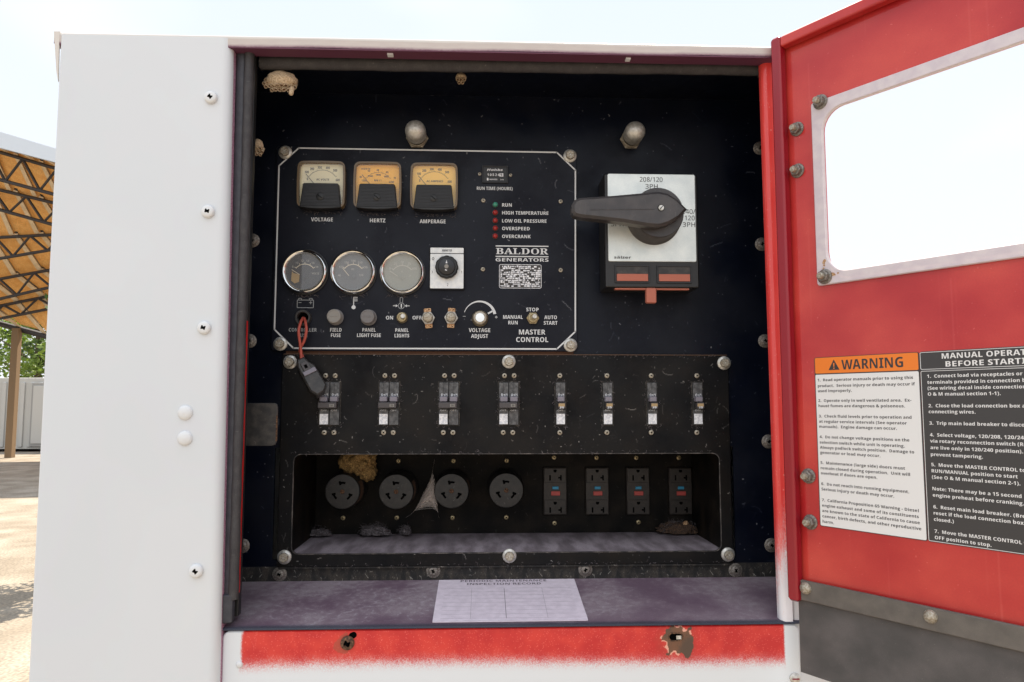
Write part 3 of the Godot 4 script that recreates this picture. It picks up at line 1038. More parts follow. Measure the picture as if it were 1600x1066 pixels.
# ------------------------------------------------------------------ control panel
func control_panel() -> void:
	var mb := MB.new()
	var a := P(432, 228)
	var b := P(903, 549.5)
	var c := (a + b) / 2
	var w := b.x - a.x
	var h := a.y - b.y
	mb.prism(M.panel, at(c.x, c.y, ZP), rrect(w, h, 0.003, 2), -0.0032, 0, 0.0006)
	# printed border with cut corners
	var loop := []
	for q in [[466.8, 231.5], [870, 238.3], [899, 266], [898.9, 518.3], [870.3, 545.5], [458.5, 543.9], [430.5, 515], [436.0, 259.3]]:
		loop.append(P(q[0], q[1]))
	loop[6].x = loop[7].x
	loop[5].y = loop[4].y
	for i in 8:
		var p: Vector3 = loop[i]
		var q: Vector3 = loop[(i + 1) % 8]
		var e := (q - p).normalized() * 0.0005
		stroke(mb, M.print, at(0, 0, ZP), Vector2(p.x - e.x, p.y - e.y), Vector2(q.x + e.x, q.y + e.y), 0.0017, 0.0003)
	var cp := put(mb, "control_panel", gen, I, "navy black instrument panel with a pale printed border")
	for q in [[446, 238.5], [890.5, 244], [438.3, 537.5], [891.3, 539.5]]:
		put(hex_bolt(), "hex_bolt", cp, X(q[0], q[1], ZP, Basis(Vector3.BACK, rng.randf() * TAU)))
	mb = MB.new()
	mb.box(M.rust_gap, at((a.x + b.x) / 2 + 0.006, b.y - 0.0019, ZB + 0.0006), Vector3(w - 0.022, 0.0040, 0.0012))
	put(mb, "rusty_gap", bp_node(), I, "rusty gap under the instrument panel")
	# lettering, one mesh per caption
	var caps := [["VOLTAGE", 503, 343, 34, 7.2], ["HERTZ", 590, 344.5, 24.5, 7.2], ["AMPERAGE", 676, 346, 41, 7.2], ["RUN TIME (HOURS)", 773, 294.5, 57, 6.2],
		["CONTROLLER|FUSE", 473, 515.5, 43, 6.6], ["FIELD|FUSE", 524.7, 515.5, 17.5, 6.6], ["PANEL|LIGHT FUSE", 576.5, 515.5, 20.5, 6.6], ["PANEL|LIGHTS", 628, 516, 20.5, 6.6],
		["ON", 608.5, 496.5, 11, 6.8], ["OFF", 651.5, 496.5, 14, 6.8], ["VOLTAGE|ADJUST", 749.3, 516, 33.5, 7.2], ["MANUAL|RUN", 801.5, 495.5, 31, 6.8], ["STOP", 832, 483.8, 19.5, 6.8], ["AUTO|START", 860.3, 496, 20, 6.8], ["MASTER|CONTROL", 831.5, 519, 41.5, 9.2]]
	for q in caps:
		mb = MB.new()
		var lines: PackedStringArray = q[0].split("|")
		var mm := -ZP / LENS
		var first: float = q[3] * mm
		var ch: float = q[4] * mm * 0.84
		var unit: float = first / (glyph_tris(lines[0], "bold")[2].x - glyph_tris(lines[0], "bold")[1].x)
		for i in lines.size():
			var gw: float = glyph_tris(lines[i], "bold")[2].x - glyph_tris(lines[i], "bold")[1].x
			write(mb, M.print if q[0] != "CONTROLLER|FUSE" else M.print_dim, I, lines[i], Vector2(0, -i * q[4] * 1.29 * mm), ch, gw * unit)
		put(mb, "caption", cp, X(q[1], q[2], ZP + 0.0003))
	var leds := [["RUN", 320.3, 15.5], ["HIGH TEMPERATURE", 332.5, 74], ["LOW OIL PRESSURE", 345, 71], ["OVERSPEED", 357, 44], ["OVERCRANK", 369.3, 45.5]]
	for q in leds:
		mb = MB.new()
		write(mb, M.print, I, q[0], Vector2.ZERO, 5.4 * 0.000753, q[2] * 0.000753, true)
		put(mb, "caption", cp, X(784.5, q[1], ZP + 0.0003))
		mb = MB.new()
		mb.lathe(M.black, I, pv([0.0038, 0, 0.0037, 0.001, 0.0031, 0.0012]), 16)
		mb.lathe(M.led_green if q[0] == "RUN" else M.led_red, I, pv([0.0031, 0, 0.0031, 0.0016, 0.0027, 0.0034, 0.0017, 0.0045, 0, 0.005]), 16)
		put(mb, "indicator_light", gen, X(773.8, q[1], ZP), "unlit green lamp beside the word RUN" if q[0] == "RUN" else "unlit red lamp beside the words %s" % q[0])
	# maker's name
	mb = MB.new()
	var mm := 0.000753
	for y in [8.0, -8.8]:
		stroke(mb, M.print, I, Vector2(-42 * mm, y * mm), Vector2(42 * mm, y * mm), 1.7 * mm, 0)
	write(mb, M.print, I, "BALDOR", Vector2(0, -0.2 * mm), 9.8 * mm, 83 * mm, false, "serif")
	write(mb, M.print, I, "GENERATORS", Vector2(0, -14.0 * mm), 5.4 * mm, 84 * mm)
	put(mb, "maker_name", cp, X(815.8, 392.5, ZP + 0.0003))
	# symbols
	mb = MB.new()
	for e in [[-12.5, -7, 12.5, -7], [12.5, -7, 12.5, 5], [12.5, 5, -12.5, 5], [-12.5, 5, -12.5, -7], [-10.5, 5, -10.5, 7.7], [-10.5, 7.7, -6, 7.7], [-6, 7.7, -6, 5], [6, 5, 6, 7.7], [6, 7.7, 10.5, 7.7], [10.5, 7.7, 10.5, 5], [-10.5, 1, -6, 1], [5.8, 1, 10.6, 1], [8.2, -1.4, 8.2, 3.4]]:
		stroke(mb, M.print_dim, I, Vector2(e[0], e[1]) * mm, Vector2(e[2], e[3]) * mm, 0.9 * mm, 0)
	put(mb, "battery_symbol", cp, X(477, 474, ZP + 0.0003))
	mb = MB.new()
	stroke(mb, M.print, I, Vector2(0, -5) * mm, Vector2(0, 10) * mm, 1.3 * mm, 0)
	for e in [9.4, 6.6, 3.8]:
		stroke(mb, M.print, I, Vector2(0, e) * mm, Vector2(6, e) * mm, 1.0 * mm, 0)
	mb.cap(M.print, I, circle(3.2 * mm, 16, Vector2(0, -6.3 * mm)), 0.0001)
	put(mb, "thermometer_symbol", cp, X(552.5, 474, ZP + 0.0003))
	mb = MB.new()
	arc_band(mb, M.print_dim, I, 4.2 * mm, 5.1 * mm, 0, 360, 0)
	for e in [[-2, 5, -2, 13], [2, 5, 2, 13], [-2, 13, 2, 13]]:
		stroke(mb, M.print_dim, I, Vector2(e[0], e[1]) * mm, Vector2(e[2], e[3]) * mm, 0.8 * mm, 0)
	stroke(mb, M.print, I, Vector2(0, -3) * mm, Vector2(0, 3) * mm, 1.8 * mm, 0)
	for sg in [-1.0, 1.0]:
		stroke(mb, M.print, I, Vector2(13 * sg, 0) * mm, Vector2(8 * sg, 0) * mm, 1.0 * mm, 0)
		mb.cap(M.print, I, MB.ccw(pv([8.6 * sg * mm, 2.2 * mm, 8.6 * sg * mm, -2.2 * mm, 5.4 * sg * mm, 0])), 0)
	put(mb, "oil_pressure_symbol", cp, X(627, 478, ZP + 0.0003))
	mb = MB.new()
	arc_band(mb, M.print, I, 21.5 * mm, 26 * mm, 163, 12, 0, 25.2 * mm)
	stroke(mb, M.print, I, Vector2(12.5, 5.5) * mm, Vector2(20, 9.8) * mm, 2.6 * mm, 0)
	stroke(mb, M.print_dim, I, Vector2(-27, 1) * mm, Vector2(-22.5, 1) * mm, 0.9 * mm, 0)
	stroke(mb, M.print, I, Vector2(23.5, 0) * mm, Vector2(27.5, 0) * mm, 0.9 * mm, 0)
	stroke(mb, M.print, I, Vector2(25.5, -2) * mm, Vector2(25.5, 2) * mm, 0.9 * mm, 0)
	put(mb, "voltage_scale", cp, X(750, 495.5, ZP + 0.0003))
	# small screws of the lamp board
	for q in [[755.2, 313.5], [876, 315], [754.5, 421], [876, 422.3]]:
		put(pan_screw("smallscrew", M.zinc_dirty, M.zinc_dirty, 0.0026, 0), "small_screw", cp, X(q[0], q[1], ZP, Basis(Vector3.BACK, rng.randf() * TAU)))
	# worn data plate: foil scratched to illegible lines
	mb = MB.new()
	rng.seed = 31
	mb.prism(M.plastic, I, rrect(0.0508, 0.0292, 0.002, 3), 0, 0.0004)
	mb.ring(M.sticker, I, rrect(0.0505, 0.0289, 0.002, 3), rrect(0.0494, 0.0278, 0.0016, 3), 0.0004, 0.0005)
	for line in 11:
		var y := 0.0118 - line * 0.00236
		var x := -0.0236
		while x < 0.0225:
			var l := rng.randf_range(0.0008, 0.0042)
			if rng.randf() < 0.83:
				var t := rng.randf_range(0.0011, 0.0022)
				mb.box(M.sticker, at(minf(x + l / 2, 0.0225), y + rng.randf_range(-0.0003, 0.0003), 0.00045, Basis(Vector3.BACK, rng.randf_range(-0.12, 0.12))), Vector3(l, t, 0.0002))
			x += l + rng.randf_range(0.0003, 0.001)
	put(mb, "data_plate", cp, X(813, 432, ZP), "small worn foil data plate with unreadable rows")

func bp_node() -> Node3D:
	return gen.get_node("back_panel")

func meter(px: float, py: float, face: Material, kind: String, label: String) -> void:
	var W := 0.0555
	var H := 0.0562
	var barrel := func(w: float, h: float, r: float) -> PackedVector2Array:
		var p := rrect(w, h, r, 6)
		var out := PackedVector2Array()
		for i in p.size():                      # add midpoints so that the sides can bulge
			var q := p[(i + 1) % p.size()]
			for k in 5:
				var e := p[i].lerp(q, k / 5.0)
				out.append(Vector2(e.x * (1.0 + 0.035 * (1.0 - pow(2 * e.y / h, 2))), e.y * (1.0 + 0.02 * (1.0 - pow(2 * e.x / w, 2)))))
		return out
	var z0 := 0.011
	var mb := MB.new()
	mb.ring(M.meter_rim, I, barrel.call(W * 0.975, H * 0.975, 0.006), barrel.call(W * 0.905, H * 0.905, 0.004), 0, z0, 0.0022)
	var xf := X(px, py, ZP)
	var root := put(mb, "analog_meter", gen, xf, label)
	# dial
	mb = MB.new()
	mb.cap(face, I, barrel.call(W * 0.91, H * 0.91, 0.004), 0.004)
	var u := 0.000168      # one pixel of the close-up
	var zp := 0.0043
	var ink: Material = M.ink if kind == "volts" else M.ink_soft
	if kind != "hertz":
		for q in [["0", -104, 48], ["100", -110, 98], ["200", -73, 121], ["300", -20, 132], ["400", 37, 130], ["500", 89, 112], ["600", 108, 43]]:
			write(mb, ink, I, q[0], Vector2(q[1], q[2]) * u, 18 * u, 0, false, "bold", zp, 0.72)
		write(mb, ink, I, "AC VOLTS" if kind == "volts" else "AC AMPERES", Vector2(3, 45) * u, 14 * u, (90 if kind == "volts" else 118) * u, false, "bold", zp)
		arc_band(mb, ink, I, 112 * u, 114 * u, 145, 35, zp)
		for i in 25:
			var t := deg_to_rad(145 - i * 110.0 / 24)
			var d := Vector2(cos(t), sin(t))
			stroke(mb, ink, I, d * 113 * u, d * (124 if i % 4 == 0 else 119) * u, 1.8 * u, zp)
	else:
		for q in [["HERTZ", -112, 126, 62], ["45", -138, 68, 17], ["50", -74, 112, 17], ["60", -4, 118, 17], ["65", 70, 104, 17], ["75", 130, 62, 17], ["1500", -62, 74, 36], ["1800", 0, 84, 36], ["1950", 62, 72, 34], ["1350", -112, 42, 34], ["2250", 104, 34, 36], ["RPM x 1", -4, 44, 50]]:
			write(mb, ink, I, q[0], Vector2(q[1] * 0.9 + (14 if q[0] == "HERTZ" else 0), q[2]) * u, 13 * u, q[3] * u, false, "bold", zp)
		arc_band(mb, ink, I, 100 * u, 102 * u, 145, 35, zp)
		for i in 9:
			var t := deg_to_rad(145 - i * 110.0 / 8)
			var d := Vector2(cos(t), sin(t))
			stroke(mb, ink, I, d * 101 * u, d * 110 * u, 1.8 * u, zp)
	put(mb, "dial", root, xf)
	mb = MB.new()
	mb.box(M.ink, at(-84 * u, 46 * u, 0.0052, Basis(Vector3.BACK, deg_to_rad(130))), Vector3(95 * u, 3.2 * u, 0.0003))
	put(mb, "needle", root, xf)
	# ribbed cover over the movement
	mb = MB.new()
	var cw := 0.0205
	var cb := 0.0238
	var y1 := 0.0008
	var y0 := -0.0278
	mb.prism(M.black, I, pv([-cb, y0, cb, y0, cw + 0.0003, y1 - 0.0012, cw - 0.0012, y1, -cw + 0.0012, y1, -cw - 0.0003, y1 - 0.0012]), 0.004, 0.0128, 0.0008)
	for i in 15:
		var y := lerpf(y0 + 0.0022, y1 - 0.0022, i / 14.0)
		var hw := lerpf(cb, cw, (y - y0) / (y1 - y0)) - 0.0012
		mb.box(M.black_satin, at(0, y, 0.01295), Vector3(hw * 2, 0.00105, 0.0007), 0.0002)
	mb.prism(M.black, I, pv([-cb, y0 - 0.0004, -cb * 0.5, y0 - 0.0018, 0, y0 - 0.0022, cb * 0.5, y0 - 0.0018, cb, y0 - 0.0004, cb - 0.0002, y0 + 0.0012, -cb + 0.0002, y0 + 0.0012]), 0.002, 0.0134, 0.0006)
	put(mb, "movement_cover", root, xf)
	mb = MB.new()
	mb.lathe(M.black, at(-0.0003, -0.0155, 0.0128), pv([0.0044, 0, 0.0044, 0.0011, 0.004, 0.0014, 0, 0.0014]), 20)
	mb.box(M.hole, at(-0.0003, -0.0155, 0.0143, Basis(Vector3.BACK, -0.7)), Vector3(0.0066, 0.0007, 0.0003))
	put(mb, "zero_screw", root, xf)
	mb = MB.new()
	var lens: PackedVector2Array = barrel.call(W * 0.92, H * 0.92, 0.004)
	mb.cap(M.pane, I, lens, 0.0092)
	put(mb, "clear_window", root, xf)

func gauge(px: float, py: float, face: Material, kind: int, label: String) -> void:
	var mb := MB.new()
	var xf := X(px, py, ZP)
	mb.lathe(M.chrome, I, pv([0.0262, 0, 0.0264, 0.004, 0.0262, 0.0062, 0.0254, 0.0078, 0.0240, 0.0085, 0.0226, 0.0078, 0.0214, 0.0064, 0.0210, 0.0046, 0.0209, 0.003]), 48)
	mb.lathe(M.black, I, pv([0.0272, 0, 0.0272, 0.002, 0.0262, 0.0024]), 40)
	var root := put(mb, "round_gauge", gen, xf, label)
	mb = MB.new()
	mb.cap(face, I, circle(0.0219, 36), 0.003)
	var ink: Material = M.gauge_ink if kind < 2 else M.gauge_faint
	var z := 0.0032
	var cy := -0.0035 if kind < 2 else -0.005
	var xc := at(0, cy, 0)
	var R := 0.0122 if kind < 2 else 0.0128
	arc_band(mb, ink, xc, R, R + 0.0009, 142, 38, z)
	for i in 5:
		var t := deg_to_rad(142 - i * 26.0)
		var d := Vector2(cos(t), sin(t))
		stroke(mb, ink, xc, d * R, d * (R + 0.0028), 0.0006, z)
	var nums: Array = [["8", "10", "12", "14", "16", "18"], ["100", "150", "180", "210", "250", ""], ["0", "25", "50", "75", "100", ""]][kind]
	for i in nums.size():
		if nums[i]:
			var t := deg_to_rad(146 - i * (112.0 / (5.0 if kind == 0 else 4.0)))
			var d := Vector2(cos(t), sin(t)) * (R + 0.0047)
			write(mb, M.gauge_faint, I, nums[i], Vector2(d.x, d.y + cy), 0.0024, 0, false, "plain", z)
	if kind == 0:
		write(mb, M.gauge_faint, I, "VOLTS", Vector2(0.0125, -0.002), 0.0022, 0.0085, false, "plain", z)
	elif kind == 1:
		for q in [["40", -0.0162, -0.004], ["80", -0.0005, 0.0035], ["120", 0.0095, -0.0035]]:
			write(mb, M.gauge_faint, I, q[0], Vector2(q[1], q[2]), 0.0022, 0, false, "plain", z)
	else:
		for q in [["4", -0.0005, 0.001], ["7", 0.009, -0.0042]]:
			write(mb, M.gauge_faint, I, q[0], Vector2(q[1], q[2]), 0.002, 0, false, "plain", z)
	if kind == 0:
		mb.cap(M.residue, I, MB.ccw(pv([-0.0148, 0.0005, -0.0125, -0.0018, -0.0058, -0.0033, -0.0062, -0.012, -0.0112, -0.014, -0.0155, -0.0108])), 0.0036)
	put(mb, "dial", root, xf)
	mb = MB.new()
	var np: Array = [[-0.0148, 0.0022, -0.0056, -0.0036], [-0.0122, 0.0044, -0.0046, -0.0046], [-0.0146, 0.0014, -0.0052, -0.0048]][kind]
	stroke(mb, ink, I, Vector2(np[0], np[1]), Vector2(np[2], np[3]), 0.0007, 0.0045)
	mb.lathe(face, at(0, -0.006, 0.003), pv([0.003, 0, 0.003, 0.001, 0, 0.0013]), 16)
	put(mb, "needle", root, xf)
	mb = MB.new()
	mb.cap(M.pane, I, circle(0.0219, 36), 0.0058)
	put(mb, "glass", root, xf)

func instruments() -> void:
	meter(504.5, 292, M.cream, "volts", "cream faced AC voltmeter, leftmost of the three square meters")
	meter(591.5, 293, M.amber, "hertz", "deep amber frequency meter in the middle of the three square meters")
	meter(679, 294.5, M.amber_pale, "amps", "pale amber AC ammeter, rightmost of the three square meters")
	gauge(477, 425.5, M.dial_dark, 0, "dark round volt gauge with a tan residue patch inside its glass")
	gauge(552.5, 426, M.dial_grey, 1, "grey round temperature gauge above the thermometer symbol")
	gauge(629, 426.5, M.dial_fog, 2, "round oil pressure gauge fogged pale grey inside")
	# hour meter
	var mb := MB.new()
	var xf := X(773.5, 273, ZP)
	mb.ring(M.black_satin, I, rrect(0.0318, 0.0215, 0.001, 2), rrect(0.0286, 0.0183, 0.0006, 2), 0, 0.0022, 0.0005)
	mb.prism(M.black, I, rrect(0.029, 0.0187, 0.0006, 2), 0, 0.0008)
	var hm := put(mb, "hour_meter", gen, xf, "small black hour meter with white number wheels")
	mb = MB.new()
	write(mb, M.sticker, I, "Hobbs", Vector2(0, 0.0056), 0.0026, 0.0185, false, "bold", 0.0011, 1.0, 0.35)
	mb.cap(M.sticker, I, rrect(0.0019, 0.0032, 0.0003, 2, Vector2(-0.0088, -0.006)), 0.001)
	write(mb, M.sticker, I, "HOURS", Vector2(-0.002, -0.0062), 0.0017, 0.0092, false, "bold", 0.0011)
	write(mb, M.sticker, I, "1/10", Vector2(0.0084, -0.0064), 0.0015, 0.0042, false, "bold", 0.0011)
	put(mb, "meter_print", hm, xf)
	for i in 6:
		mb = MB.new()
		mb.box(M.black if i < 5 else M.sticker, at(-0.0085 + i * 0.0032, -0.0006, 0.0011), Vector3(0.0027 if i < 5 else 0.005, 0.0040, 0.0006), 0.0002)
		write(mb, M.sticker if i < 5 else M.ink, I, "105249"[i], Vector2(-0.0085 + i * 0.0032, -0.0006), 0.003, 0, false, "bold", 0.0015)
		put(mb, "number_wheel", hm, xf)
	for q in [[-0.0186, 0.0004], [0.0187, -0.0004]]:
		put(pan_screw("tinyscrew", M.zinc_dirty, M.zinc_dirty, 0.0020, 0), "small_screw", hm, xf * at(q[0], q[1], 0))
	# ammeter selector
	xf = X(698.5, 420, ZP)
	mb = MB.new()
	mb.prism(M.black_satin, I, rrect(0.0412, 0.0508, 0.001, 2), 0, 0.0035, 0.0006)
	var sw := put(mb, "selector_switch", gen, xf, "ammeter selector with a round black knob on a silver plate")
	mb = MB.new()
	mb.prism(M.selector_plate, at(0, 0.0212, 0.0035), rrect(0.0392, 0.0064, 0.0008, 2), 0, 0.0005)
	write(mb, M.ink, I, "AMMETER", Vector2(0, 0.0212), 0.0026, 0.0118, false, "bold", 0.0042)
	put(mb, "name_strip", sw, xf)
	mb = MB.new()
	mb.prism(M.selector_plate, at(0, -0.0036, 0.0035), rrect(0.0392, 0.0412, 0.0008, 2), 0, 0.0005)
	write(mb, M.ink, I, "2", Vector2(0.001, -0.0198), 0.0034, 0, false, "plain", 0.0042, 0.8)
	write(mb, M.ink, I, "1", Vector2(0.0172, -0.0048), 0.003, 0, false, "plain", 0.0042, 0.8)
	write(mb, M.ink, I, "3", Vector2(-0.0175, -0.0048), 0.003, 0, false, "plain", 0.0042, 0.8)
	arc_band(mb, M.ink, at(-0.0163, 0.0112, 0), 0.0011, 0.0015, 0, 360, 0.0042)
	stroke(mb, M.ink, at(-0.0163, 0.0112, 0), Vector2(0, -0.0022), Vector2(0, 0.0022), 0.0004, 0.0042)
	put(mb, "face_plate", sw, xf)
	mb = MB.new()
	var kp := PackedVector2Array()
	for i in 72:
		var t := TAU * i / 72
		kp.append(Vector2(cos(t), sin(t)) * (0.0136 - 0.0006 * pow(absf(sin(t * 6.0)), 6.0)))
	mb.prism(M.black, at(0, 0.0005, 0), kp, 0.004, 0.0105, 0.0012)
	mb.lathe(M.black_satin, at(0, 0.0005, 0.0105), pv([0.0102, 0, 0.0098, 0.0022, 0.0086, 0.003, 0, 0.0034]), 32)
	put(mb, "knob", sw, xf)
	mb = MB.new()
	mb.lathe(M.fuse_cap, at(0, 0.0002, 0.0138), pv([0.0026, 0, 0.0025, 0.0006, 0, 0.0008]), 14)
	mb.prism(M.sticker, at(0, 0, 0.0139), pv([-0.0010, 0.004, 0.0010, 0.004, 0, 0.0078]), -0.0005, 0.0003)
	stroke(mb, M.sticker, I, Vector2(-0.0016, -0.0038), Vector2(0.0006, -0.0045), 0.0012, 0.0141)
	put(mb, "pointer", sw, xf)
	# fuse holders
	for q in [[524.5, 496, M.fuse_cap, "beige fuse cap above the words FIELD FUSE"], [576.3, 496.5, M.fuse_cap_grey, "grey fuse cap above the words PANEL LIGHT FUSE"]]:
		mb = MB.new()
		mb.lathe(M.fuse_cap_grey, I, pv([0.0094, 0, 0.0094, 0.0024, 0.0085, 0.003]), 26)
		mb.lathe(q[2], I, pv([0.0084, 0.002, 0.0083, 0.011, 0.0077, 0.0125, 0.0066, 0.0128, 0.0063, 0.0124, 0, 0.0122]), 26)
		mb.box(q[2], at(0, 0, 0.0122), Vector3(0.009, 0.0016, 0.001), 0.0003)
		put(mb, "fuse_cap", gen, X(q[0], q[1], ZP), q[3])
	mb = MB.new()
	mb.lathe(M.plastic, I, pv([0.0094, 0, 0.0094, 0.004, 0.0086, 0.0054, 0.0068, 0.0054, 0.0062, 0.0038, 0.006, 0.0004]), 26, 0.02)
	mb.lathe(M.hole, I, pv([0.0064, 0.0006, 0, 0.0006]), 20)
	put(mb, "fuse_socket", gen, X(474.3, 497, ZP), "open black fuse socket with wires coming out")
	# toggles
	for q in [[628.3, 496.5, 0.6, "small panel light toggle between ON and OFF"], [832.5, 497.5, 1.0, "master control toggle below the word STOP"]]:
		mb = MB.new()
		if q[2] > 0.9:
			mb.prism(M.brass, I, circle(0.0076, 6), 0, 0.0026, 0.0005)
		else:
			mb.lathe(M.brass, I, pv([0.0066, 0, 0.0066, 0.0018, 0.0062, 0.0022]), 22)
		mb.lathe(M.brass, I, pv([0.0058, 0.0018, 0.0058, 0.0052, 0.005, 0.006, 0.0042, 0.006, 0.0038, 0.0036, 0, 0.003]), 20)
		var tg := put(mb, "toggle_switch", gen, X(q[0], q[1], ZP), q[3])
		mb = MB.new()
		var tip := Vector3(0.0012, 0.0006, 0.0165) if q[2] > 0.9 else Vector3(0.0022, 0.0004, 0.0135)
		mb.tube(M.steel, PackedVector3Array([Vector3(0, 0, 0.003), tip * 0.6, tip * 0.93, tip]), 0.0017, 12, 0.0026)
		put(mb, "lever", tg, X(q[0], q[1], ZP))
	# two push buttons held by copper tabs
	for q in [[669, 497.5, 0.1, "left metal push button on a copper tab beside OFF"], [705, 497, -0.05, "right metal push button on a copper tab beside the voltage knob"]]:
		mb = MB.new()
		mb.prism(M.copper, I, rrect(0.0085, 0.0235, 0.001, 2), 0, 0.001, 0.0002)
		mb.prism(M.steel, I, circle(0.0082, 6), 0.001, 0.0034, 0.0005)
		mb.lathe(M.zinc_dirty, I, pv([0.006, 0.003, 0.006, 0.0085, 0.0055, 0.0098, 0.004, 0.0106, 0, 0.0109]), 22)
		for e in [-0.0102, 0.0102]:
			mb.lathe(M.hole, at(0.0018, e, 0.001), pv([0.0007, 0, 0, 0.0002]), 8)
		put(mb, "push_button", gen, X(q[0], q[1], ZP, Basis(Vector3.BACK, q[2])), q[3])
	mb = MB.new()
	mb.lathe(M.brass, I, pv([0.0094, 0, 0.0094, 0.003, 0.0088, 0.0042]), 28)
	mb.lathe(M.zinc_dirty, I, pv([0.0086, 0.003, 0.0082, 0.0085, 0.0074, 0.0102, 0.0054, 0.0108]), 28)
	mb.lathe(M.chrome, I, pv([0.0056, 0.0106, 0.0052, 0.0114, 0, 0.0116]), 24)
	put(mb, "adjust_knob", gen, X(750, 498, ZP), "round silver voltage adjusting knob under its arc scale")
	# chrome dome lamps above the panel
	for q in [[652.0, 216.5, "left chrome domed panel lamp"], [985.5, 218, "right chrome domed panel lamp"]]:
		mb = MB.new()
		mb.prism(M.zinc_dirty, I, circle(0.0134, 6), 0, 0.003, 0.0005)
		mb.lathe(M.zinc_dirty, I, pv([0.0118, 0.002, 0.0118, 0.006, 0.0108, 0.007]), 28)
		mb.lathe(M.black, I, pv([0.0098, 0.006, 0.0098, 0.013]), 24)
		var dome := pv([0.0105, 0.0125, 0.0118, 0.0135, 0.0121, 0.019, 0.0121, 0.026])
		for i in range(1, 9):
			var t := PI / 2 * i / 8
			dome.append(Vector2(0.0121 * cos(t), 0.026 + 0.0105 * sin(t)))
		mb.lathe(M.steel, I, dome, 32)
		put(mb, "panel_lamp", gen, X(q[0], q[1], ZB), q[2])

# ------------------------------------------------------------------ rotary changeover switch
func rotary_switch() -> void:
	var z := -0.828
	var u := -z / LENS
	var xf := X(1018.5, 360, z)
	var d := -ZB + z          # depth of the housing
	var mb := MB.new()
	var W := 152 * u
	var Ht := 186 * u
	mb.box(M.black, at(0, 0, -d / 2), Vector3(W, Ht, d - 0.001), 0.002)
	var root := put(mb, "rotary_switch", gen, xf, "rotary voltage changeover switch with a black lever on a silver plate")
	mb = MB.new()
	mb.prism(M.brushed, at(0.3 * u, 20.5 * u, 0), rrect(142 * u, 143 * u, 0.002, 3), -0.001, 0.0008, 0.0004)
	for q in [["208/120", 0, 83, 37], ["3PH", 0.5, 71.5, 20], ["240/", 60, 31, 22], ["120", 61.5, 20.5, 16], ["3PH", 60, 9.5, 20], ["240", -55, 20.5, 18], ["3PH", -56, 9.5, 20]]:
		write(mb, M.ink, I, q[0], Vector2(q[1], q[2]) * u, 7.6 * u, q[3] * u, false, "plain", 0.0011)
	write(mb, M.ink, I, "sälzer", Vector2(-48, -44.5) * u, 4.2 * u, 27 * u, false, "bold", 0.0011)
	put(mb, "face_plate", root, xf, "brushed silver face plate with printed voltages")
	# padlock windows with the salmon slide
	for s in [[-32.5, 52], [35, 52]]:
		mb = MB.new()
		var c := Vector2(s[0], -71) * u
		mb.ring(M.black_satin, I, rrect(56 * u, 29 * u, 0.001, 2, c), rrect(52 * u, 24 * u, 0.0006, 2, c), 0, 0.0012, 0.0003)
		mb.prism(M.plastic, I, rrect(52.5 * u, 24.5 * u, 0.0006, 2, c), -0.001, 0.00015)
		put(mb, "lock_window", root, xf)
		mb = MB.new()
		mb.box(M.salmon, at(c.x, c.y - 5.8 * u, 0.0006), Vector3(50 * u, 11.5 * u, 0.0014), 0.0003)
		put(mb, "lock_slide", root, xf)
	mb = MB.new()
	mb.box(M.salmon, at(0, -94 * u, -0.006), Vector3(120 * u, 0.0022, 0.006), 0.0004)
	mb.box(M.salmon, at(-2 * u, -105 * u, -0.004), Vector3(17 * u, 25 * u, 0.0075), 0.0015)
	put(mb, "lock_tab", root, xf, "salmon pink padlock tab below the switch")
	# round boss and lever
	mb = MB.new()
	var boss := Transform3D(Basis.IDENTITY, P(1021, 341, z) )
	boss = xf.affine_inverse() * boss
	mb.lathe(M.handle, boss, pv([0.0318, 0.0008, 0.0315, 0.004, 0.0300, 0.0055, 0.0290, 0.0235, 0.0278, 0.0258, 0, 0.0258]), 44)
	put(mb, "boss", root, xf)
	mb = MB.new()
	var zl := -0.7855
	var pts := PackedVector2Array()
	var piv := P(1033, 325, zl)
	for q in [[894, 319], [898, 312], [906, 308.5], [958, 305], [1010, 300.5], [1029, 298.5], [1044, 301.5], [1058, 310], [1075, 326.5], [1062, 340], [1046, 349.5], [1030, 354], [1012, 352.5], [974, 346], [906, 338.5], [897, 336], [893.5, 329]]:
		var p := P(q[0], q[1], zl)
		pts.append(Vector2(p.x - piv.x, p.y - piv.y))
	var hx := Transform3D(Basis.IDENTITY, piv)
	mb.prism(M.handle, at(0, 0, 0), pts, -0.0165, 0, 0.003, true)
	# raised rib line along the lever
	mb.box(M.handle, at(-0.043, -0.002, 0.0002, Basis(Vector3.BACK, 0.02)), Vector3(0.07, 0.0012, 0.0006), 0.0003)
	var lever := put(mb, "lever", root, hx, "long black tapered lever pointing left")
	mb = MB.new()
	mb.lathe(M.hole, I, pv([0.0038, 0.0001, 0, 0.0003]), 18)
	mb.lathe(M.steel, I, pv([0.0031, 0, 0.003, 0.0012, 0, 0.0014]), 18)
	mb.box(M.hole, at(0, 0, 0.0014, Basis(Vector3.BACK, 0.9)), Vector3(0.0052, 0.0008, 0.0003))
	put(mb, "lever_screw", root, hx * at(0, 0, 0.0))

